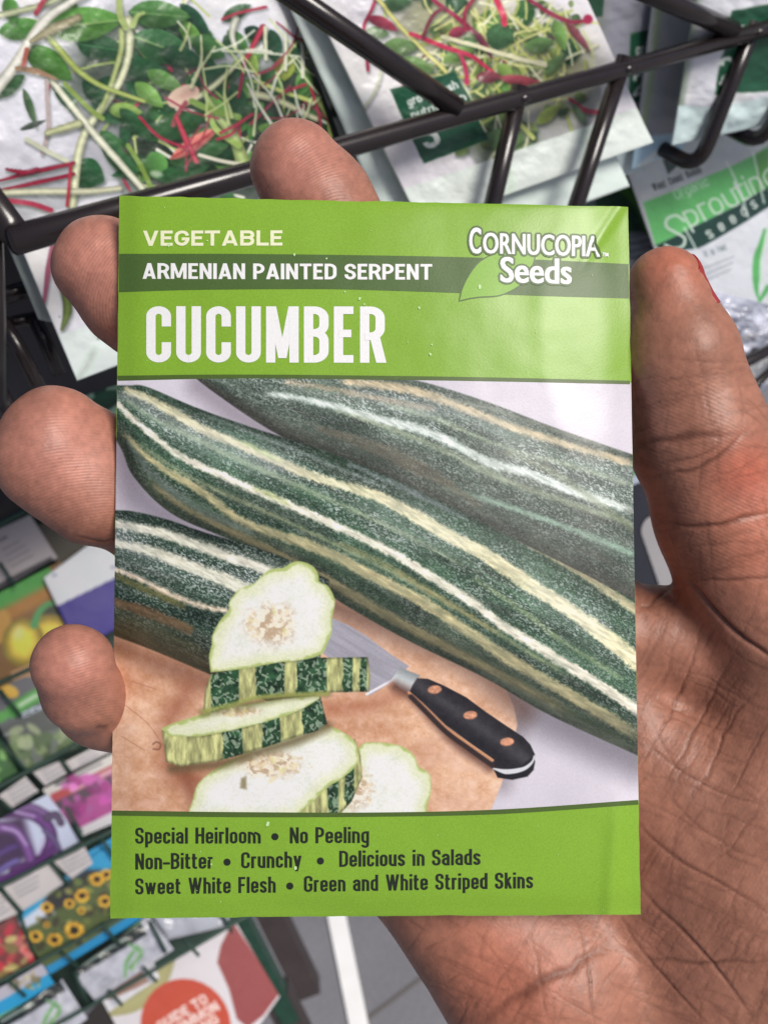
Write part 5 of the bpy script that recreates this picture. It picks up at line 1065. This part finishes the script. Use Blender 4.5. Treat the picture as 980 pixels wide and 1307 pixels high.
post("rack_post", [(270, 1100), (372, 1300)], (860, 900), 8, gr, M_gwire)
M_brown = mat("dark_brown_metal", alb(62, 54, 54), rough=.5, mottle=(40, .15))
lg = post("stand_leg", [(320, 1110), (394, 1262)], (1010, 1060), 13, None, M_brown); tag(lg, "dark brown stand leg on the grey floor behind the green rack post", "stand leg")
lg = post("stand_leg", [(352, 1262), (420, 1400)], (900, 930), 12, None, M_brown); tag(lg, "dark brown stand leg at the bottom edge beside the round-dotted card", "stand leg")

GP = "small packets in the green wire rack"
def packet_small(name, label_, cs, off, art, base, nu=70, nv=60, m=M_card, cat="seed packet", seed=0, bulge=.8, cr=.5): return tag(sheet(name, cs, lowp, nu, nv, art, m, bulge, cr, off, base=base, seed=seed), label_, cat, GP)
def scrib(A, x, y, n, L, ang, col, w=.8, step=5):
    r = np.random.RandomState(int(x * 7 + y) % 9999)
    for k in range(n):
        xx, yy = x - step * math.sin(ang) * k * -1 * -1, y + step * math.cos(ang) * k; t = 0; ll = L * r.uniform(.6, 1)
        while t < ll:
            s = r.uniform(2, 5); A.stroke([(xx + t * math.cos(ang), yy + t * math.sin(ang)), (xx + (t + s) * math.cos(ang), yy + (t + s) * math.sin(ang))], w, col, soft=.7, smooth=False, alpha=.8); t += s + 1.4
def flowers(A, pts, col, cen, seed=0):
    r = np.random.RandomState(seed)
    for (x, y, R) in pts:
        n = 13
        for k in range(n):
            a = k / n * 6.283 + r.uniform(0, .3); A.leaf(x, y, x + R * math.cos(a), y + R * .86 * math.sin(a), R * .26, np.array(col) * r.uniform(.82, 1.12), soft=.8, dark=.2)
        A.ell(x, y, R * .42, R * .38, 0, cen, soft=1)
def blotch(A, x0, y0, x1, y1, n, cols, seed, r0=3, r1=9):
    r = np.random.RandomState(seed)
    for k in range(n): A.ell(r.uniform(x0, x1), r.uniform(y0, y1), r.uniform(r0, r1), r.uniform(r0, r1) * .7, r.uniform(0, 3), np.array(cols[r.randint(len(cols))]) * r.uniform(.8, 1.15), soft=1.6, alpha=.85)
def art_sun(A):
    A.C[:] = np.array([66, 72, 52.])
    for k, (X0, Y0, a, b, c) in enumerate([(52, 462, (150, 190, 158), 0, 0)]): pass
def art_emblem(A):
    A.C[:] = np.array([150, 190, 160.]); A.stroke([(92, 506), (100, 496), (114, 500), (124, 512)], 3.6, (164, 204, 176)); 
    for a in (-2.75, -2.2, -1.65, -1.1, -.55): A.leaf(104 + 18 * math.cos(a), 514 + 18 * math.sin(a), 104 + 38 * math.cos(a), 514 + 38 * math.sin(a), 5.5, (44, 84, 66), dark=.1)
    A.leaf(112, 522, 160, 500, 12, (42, 88, 66)); A.ell(101, 518, 12, 12, 0, (40, 80, 64)); A.ell(110, 508, 4, 2, .6, (190, 214, 196)); A.stroke([(140, 470), (144, 466)], 2, (44, 84, 66))
tag(sheet("emblem_seed_packet", [(44, 480), (190, 425), (210, 560), (100, 600)], plane(110, 500, 330, 40), 90, 90, art_emblem, M_card, .8, .6, 0, seed=31), "pale green packet with a dark green sunrise emblem, above the ring finger", "seed packet")
packet_small("dark_seed_packet", "dark packet with small pink and yellow spots at the left edge under the ring finger", [(-90, 660), (12, 606), (34, 652), (-60, 700)], 6, lambda A: blotch(A, -60, 610, 34, 660, 16, [(150, 80, 80), (170, 130, 60), (70, 56, 50), (40, 60, 48)], 3, 2, 4), (46, 42, 44), seed=32)
def art_tag(A):
    A.poly([(-80, 700), (38, 640), (68, 711), (16, 736), (-60, 775)], (184, 174, 172)); A.poly([(-60, 776), (15, 736), (66, 710), (80, 735), (-40, 800)], (70, 66, 70)); scrib(A, 0, 690, 1, 12, -.5, (84, 78, 82), 1.4); scrib(A, 4, 702, 4, 34, -.5, (120, 112, 114), .8, 8); scrib(A, 14, 745, 1, 48, -.46, (168, 162, 166), 1.2)
packet_small("tagged_seed_packet", "grey-white printed packet with dark strip, left of the indigo packet", [(-80, 712), (39, 657), (74, 712), (-40, 775)], 9, art_tag, (184, 174, 172), seed=33)
packet_small("olive_seed_packet", "dull olive brown packet behind the white and indigo card", [(48, 672), (150, 600), (190, 690), (74, 722)], 4, None, (88, 83, 70), seed=34)
def art_indigo(A):
    A.poly([(40, 792), (82, 769), (150, 736), (240, 694), (260, 860), (80, 860)], (72, 62, 142), soft=.8); A.C += (12 * (fbm(A.X / 20, A.Y / 20, 4) - .5))[..., None]
    for x, y in ((70, 734), (144, 724)): A.ell(x, y, 3, 2, -.4, (150, 154, 178), soft=1.5)
packet_small("indigo_seed_packet", "white card over a solid indigo lower half, above the little finger", [(56, 738), (180, 645), (225, 760), (100, 830)], 14, art_indigo, (226, 234, 234), seed=35)
def art_pepper(A):
    A.C[:] = np.array([132, 96, 52.]); A.poly([(-60, 770), (60, 720), (76, 744), (40, 762), (-40, 806)], (74, 158, 66), soft=1); A.stroke([(-20, 800), (40, 768), (70, 752)], 9, (176, 122, 54), soft=7); A.ell(2, 800, 12, 22, .2, (196, 148, 70), soft=3)
    A.poly([(40, 792), (80, 760), (110, 800), (60, 820)], (56, 62, 44), soft=4)
    g = lambda X, Y, d, c: c * (1.12 - .5 * sstep(-18, 0, d))[..., None] * (.92 + .16 * fbm(X / 9, Y / 9, 3))[..., None]
    A.ell(62, 808, 30, 24, -.2, (222, 190, 66), soft=1.5, fn=g); A.ell(30, 820, 27, 31, .15, (230, 200, 70), soft=1.5, fn=g); A.ell(24, 808, 7, 9, .3, (246, 232, 150), soft=6, alpha=.8)
    A.stroke([(44, 798), (50, 782), (60, 772), (68, 770)], [5, 4, 3.4], (84, 158, 92)); A.poly([(14, 858), (60, 838), (80, 860), (20, 884)], (206, 164, 120), soft=2)
packet_small("pepper_seed_packet", "packet with a green strip and yellow bell pepper, left of the little finger", [(-50, 782), (78, 716), (140, 850), (-4, 884)], 8, art_pepper, (132, 96, 52), 90, 90, seed=36)
packet_small("teal_seed_packet", "teal packet corner at the left edge under the yellow pepper", [(-60, 850), (4, 838), (10, 876), (-50, 900)], 4, None, (70, 128, 110), 20, 20, seed=52)
def art_spin(A):
    A.C[:] = np.array([112, 120, 112.]); A.poly([(-30, 888), (70, 848), (90, 885), (-10, 935)], (104, 104, 108)); A.ell(12, 882, 13, 8, .4, (222, 178, 66), soft=1.5); A.stroke([(16, 908), (40, 892), (62, 880)], 9, (84, 160, 74), soft=2); A.stroke([(26, 900), (46, 888)], 3, (196, 224, 186), soft=3); A.stroke([(-10, 920), (4, 914)], 7, (96, 168, 84), soft=2)
    for T in gothic("SPIN", 44, 11, .2, .17, .12):
        ca, sa = math.cos(-.44), math.sin(-.44); A.tris(np.stack([31 + T[..., 0] * ca + T[..., 1] * sa, 921 + T[..., 0] * sa - T[..., 1] * ca], -1), (206, 220, 236))
    A.poly([(-10, 934), (110, 880), (130, 915), (0, 950)], (92, 96, 92), soft=2); scrib(A, 6, 938, 1, 22, -.3, (170, 172, 176), 1.3)
    blotch(A, 14, 930, 112, 984, 44, [(150, 168, 118), (120, 142, 96), (96, 116, 78), (170, 182, 142), (74, 92, 64)], 8, 5, 12)
packet_small("spinach_seed_packet", "packet lettered SPIN with zucchini and grey-green leaves, below the little finger", [(-24, 890), (72, 842), (128, 940), (34, 986)], 8, art_spin, (112, 120, 112), 90, 90, seed=37)
packet_small("leafy_seed_packet", "bright green leafy packet at the left edge, below the spinach packet", [(-70, 975), (0, 940), (24, 985), (-40, 1020)], 6, lambda A: blotch(A, -30, 940, 26, 1010, 22, [(104, 168, 84), (70, 126, 64), (140, 190, 110), (60, 80, 54)], 12, 3, 8), (70, 110, 64), 40, 40, seed=38)
for nm, lb, cs in (("white_price_tag", "blank white tag at the left end of the tag row, over the purple beans", [(-2, 1016), (33, 991), (50, 1010), (16, 1031)]), ("white_price_tag", "off-white tag in the middle of the tag row, over the red strip packet", [(42, 986), (76, 971), (86, 987), (58, 1003)]), ("white_price_tag", "longest white tag, right end of the tag row beside the held packet", [(82, 973), (146, 941), (170, 946), (92, 984)]),
                   ("white_price_tag", "grey-white tag on the lower wire left of the blue lettering", [(3, 1134), (62, 1102), (84, 1126), (29, 1163)]), ("white_price_tag", "small white tag on the lower wire against the blue corner", [(66, 1098), (106, 1075), (119, 1102), (92, 1122)]), ("white_price_tag", "grey tag at the left edge under the purple beans", [(-40, 1160), (0, 1138), (24, 1166), (-30, 1190)])):
    packet_small(nm, lb, cs, 12, lambda A: (scrib(A, A.X.min() + 12, A.Y.mean() - 2, 4, 40, -.5, (126, 124, 130), .9, 6)), (204, 198, 196), 30, 24, cat="price tag", seed=int(cs[0][0]) + 60)
def art_mag(A):
    A.poly([(40, 1010), (160, 950), (170, 966), (60, 1020)], (206, 202, 196)); scrib(A, 72, 1002, 1, 20, -.46, (80, 80, 84), 2); scrib(A, 96, 990, 1, 40, -.44, (130, 128, 132), 1.6); A.poly([(64, 1014), (160, 968), (164, 976), (70, 1024)], (176, 76, 76)); A.stroke([(92, 1008), (160, 975)], 3, (206, 160, 170), soft=1.5); A.poly([(70, 1024), (168, 976), (174, 988), (76, 1034)], (84, 70, 78), soft=2)
    blotch(A, 82, 990, 165, 1050, 60, [(176, 76, 150), (150, 56, 120), (200, 120, 180), (190, 96, 166), (130, 60, 110)], 15, 4, 10); A.poly([(95, 1060), (180, 1018), (200, 1034), (108, 1070)], (206, 204, 206), soft=1.5); A.poly([(80, 1030), (88, 1028), (106, 1062), (100, 1070)], (70, 64, 66), soft=2)
packet_small("magenta_flower_packet", "magenta flower packet under a white and red title strip", [(54, 1008), (164, 952), (196, 1030), (104, 1068)], 8, art_mag, (170, 80, 140), 80, 80, seed=39)
def art_bean(A):
    A.C[:] = np.array([196, 204, 226.]); A.poly([(-60, 1070), (30, 1040), (44, 1090), (-30, 1130)], (66, 44, 78), soft=8)
    for p, w, c in ((((-20, 1040), (30, 1036), (58, 1050), (66, 1074), (52, 1098), (20, 1112)), 8, (112, 62, 136)), (((0, 1056), (20, 1060), (34, 1080), (40, 1098)), 7, (132, 86, 158)), (((-20, 1100), (10, 1084), (20, 1080)), 5, (92, 64, 130)), (((-10, 1118), (10, 1104), (22, 1098)), 4, (120, 104, 176)), (((-20, 1128), (20, 1116), (50, 1100), (72, 1082)), 5, (104, 58, 128)), (((20, 1034), (40, 1030), (62, 1040)), 5, (128, 92, 150)), (((58, 1060), (70, 1072), (76, 1086)), 4, (110, 90, 140)), (((60, 1044), (72, 1040), (78, 1050)), 5, (92, 74, 108))): A.stroke(p, w, c, soft=1.2, shade=.35)
    for p in (((4, 1056), (22, 1062), (34, 1078)), ((20, 1036), (44, 1042)), ((56, 1070), (50, 1090))): A.stroke(p, 1.6, (190, 170, 214), soft=1.4, alpha=.8)
packet_small("purple_bean_packet", "packet picturing purple bean pods on pale lavender, left edge", [(-50, 1072), (64, 1012), (102, 1074), (-16, 1138)], 8, art_bean, (196, 204, 226), 90, 80, seed=40)
def art_sf(A):
    A.C[:] = np.array([84, 98, 56.]); A.poly([(20, 1152), (160, 1062), (175, 1090), (70, 1146), (25, 1180)], (44, 152, 198), soft=1); A.poly([(60, 1140), (110, 1110), (130, 1110), (96, 1150), (50, 1170)], (46, 46, 48), soft=4); A.poly([(20, 1180), (60, 1150), (70, 1166), (34, 1184)], (206, 214, 232), soft=3); scrib(A, 34, 1158, 1, 56, -.56, (206, 228, 240), 1.8)
    blotch(A, 40, 1120, 150, 1215, 70, [(96, 116, 62), (70, 84, 44), (128, 138, 70), (150, 150, 84), (60, 56, 40)], 22, 3, 8)
    flowers(A, [(124, 1122, 11), (136, 1116, 9), (105, 1143, 11), (89, 1153, 8), (134, 1150, 10), (60, 1158, 9), (46, 1195, 10), (70, 1199, 11), (95, 1187, 14), (104, 1162, 6), (60, 1180, 5)], (228, 174, 58), (50, 34, 26), 3)
    A.poly([(55, 1236), (70, 1228), (160, 1172), (210, 1140), (220, 1170), (70, 1250)], (36, 138, 190), soft=1)
packet_small("sunflower_seed_packet", "sunflower packet with blue bands above and below the flowers", [(12, 1168), (150, 1072), (205, 1158), (64, 1244)], 8, art_sf, (84, 98, 56), 120, 110, seed=41)
packet_small("blue_seed_packet", "bright blue packet corner above the sunflower packet, beside the held packet", [(104, 1092), (180, 1048), (200, 1080), (118, 1112)], 5, lambda A: blotch(A, 120, 1060, 170, 1100, 10, [(20, 90, 130), (60, 180, 220)], 2, 3, 6), (40, 150, 200), 40, 30, seed=42)
packet_small("red_flower_packet", "packet of red and cream flowers at the left edge, beside the sunflower packet", [(-50, 1210), (20, 1168), (46, 1226), (-20, 1264)], 9, lambda A: blotch(A, -30, 1170, 46, 1250, 46, [(206, 82, 82), (190, 50, 66), (204, 196, 122), (222, 130, 120), (150, 140, 80)], 27, 4, 10), (120, 60, 60), 60, 60, seed=43)
def art_bl(A):
    A.poly([(-40, 1300), (70, 1238), (90, 1270), (-20, 1330)], (32, 150, 200), soft=1); blotch(A, 14, 1242, 50, 1262, 18, [(196, 180, 120), (170, 150, 96), (120, 110, 70)], 5, 2, 5); A.poly([(-10, 1300), (66, 1262), (74, 1274), (0, 1312)], (120, 176, 130), soft=2)
packet_small("blue_label_packet", "blue-edged packet with a cream picture in the lower left corner", [(-50, 1290), (54, 1230), (78, 1268), (-30, 1330)], 8, art_bl, (180, 178, 190), 60, 50, seed=44)
def art_clear(x0, y0):
    def fn(A):
        A.C[:] = np.array([188, 190, 200.]); A.C += (60 * (fbm(A.X / 11, A.Y / 11, int(x0)) - .5))[..., None]; A.poly([(x0 - 20, y0), (x0 + 80, y0 - 62), (x0 + 88, y0 - 48), (x0 - 10, y0 + 12)], (30, 40, 38), soft=1.5); scrib(A, x0 + 6, y0 - 8, 1, 70, -.56, (150, 170, 160), 1.6)
        A.poly([(x0 - 20, y0 - 12), (x0 + 76, y0 - 76), (x0 + 80, y0 - 62), (x0 - 20, y0)], (112, 172, 108), soft=2); A.stroke([(x0 + 64, y0 - 36), (x0 + 80, y0 - 24), (x0 + 66, y0 - 4)], [1.5, 3, 2], (110, 160, 104), soft=1.2); A.stroke([(x0 + 60, y0 + 6), (x0 + 62, y0 - 12), (x0 + 76, y0 - 34)], [2, 3, 1.5], (120, 172, 112), soft=1.2); A.stroke([(x0 + 70, y0 - 2), (x0 + 74, y0 - 14), (x0 + 82, y0 - 30)], 1.4, (150, 190, 140), soft=1.2); scrib(A, x0 + 26, y0 + 16, 2, 30, -.56, (150, 152, 164), 1.2)
    return fn
packet_small("clear_leaf_bag", "clear bag with green leaf outline under the sunflower packet", [(92, 1242), (190, 1168), (222, 1212), (122, 1278)], 10, art_clear(100, 1240), (190, 190, 200), 80, 60, M_film, "seed bag", 45, 1.5, 3)
packet_small("clear_leaf_bag", "clear bag with green leaf outline under the cream picture packet", [(-20, 1312), (80, 1250), (112, 1300), (20, 1370)], 10, art_clear(-4, 1312), (190, 190, 200), 80, 60, M_film, "seed bag", 46, 1.5, 3)
packet_small("crinkled_clear_bag", "crinkled clear bag corner tucked under the bottom edge of the held packet", [(190, 1160), (298, 1150), (290, 1182), (214, 1200)], 9, None, (176, 180, 190), 50, 30, M_film, "seed bag", 47, 1.5, 5)
packet_small("brown_seed_bag", "small clear bag with brown seeds, below the second wire beside the olive ring", [(118, 1272), (196, 1226), (204, 1248), (134, 1296)], 6, lambda A: A.poly([(130, 1262), (180, 1238), (190, 1252), (140, 1276)], (150, 116, 100), soft=2), (222, 222, 226), 50, 30, M_film, "seed bag", 48, 1, 2.5)
def art_guide(A):
    A.C[:] = np.array([206, 202, 206.]); A.stroke([(206, 1172), (213, 1210), (200, 1252), (170, 1278), (130, 1286)], 13, (168, 164, 116), soft=1, shade=.05)
    A.poly([(297, 1176), (340, 1240), (357, 1268), (336, 1296), (316, 1312), (302, 1300), (292, 1262), (277, 1228), (282, 1206)], (142, 72, 72), soft=1); A.ell(237, 1308, 57, 60, -.5, (184, 74, 54), soft=1)
    for w, x, y, wd in (("GUIDE TO", 205, 1316, 72), ("COMMON", 221, 1324, 70), ("NG", 262, 1316, 22)):
        for T in gothic(w, wd, 13, .22, .2, .1):
            ca, sa = math.cos(-.55), math.sin(-.55); A.tris(np.stack([x + T[..., 0] * ca + T[..., 1] * sa, y + T[..., 0] * sa - T[..., 1] * ca], -1), (232, 214, 208))
tag(sheet("guide_card", [(70, 1330), (298, 1172), (357, 1272), (240, 1440)], plane(240, 1260, 760, 46), 170, 150, art_guide, M_card, 1, .8, 0, seed=49), "white card with a red circle lettered GUIDE TO COMMON and a maroon shape", "information card")
tag(sheet("black_label_card", [(80, 1330), (130, 1276), (160, 1330), (120, 1380)], lowp, 30, 30, None, M_card, 0, .3, 7, base=(40, 34, 32), seed=50), "black card corner at the bottom edge left of the red circle", "information card")

# ---- the floor
M_floor = mat("grey_concrete_floor", alb(112, 112, 117), rough=.7, mottle=(7, .10), grain=(160, .07), bump=(120, .3, .002))
M_sun_strip = mat("painted_sunlight_white", (.9, .9, .89, 1), rough=.6, mottle=(30, .04))  # near-white colour stands in for sunlight falling on the floor
M_joint = mat("floor_joint", alb(92, 88, 86), rough=.8)
def floor_at(px_, py_, z=0.0):
    r = ray(np.float64(px_), np.float64(py_)); w = r @ ROT.T; return EYE + w * ((z - EYE[2]) / w[2])
fl = add("floor", np.array([[-60, -60, 0], [60, -60, 0], [60, 60, 0], [-60, 60, 0.]]), np.array([[0, 1, 2, 3]]), M_floor, None, origin=(0, 0, 0), smooth=False, world=True); fl["kind"] = "structure"
def strip(name, a, b, c, d, z, m):
    pts = np.array([floor_at(*q, z) for q in (a, b, c, d)]); pts = np.vstack([pts]); o = add(name, pts, np.array([[0, 1, 2, 3]]), m, None, origin=(0, 0, z), smooth=False, world=True); o["kind"] = "structure"; return o
strip("painted_sun_strip", (396, 1060), (419, 1060), (481, 1360), (456, 1360), .004, M_sun_strip)  # the sunlit strip, painted as a flat pale shape on the floor
strip("floor_joint", (440, 1318), (444, 1322), (700, 1129), (697, 1127), .002, M_joint)
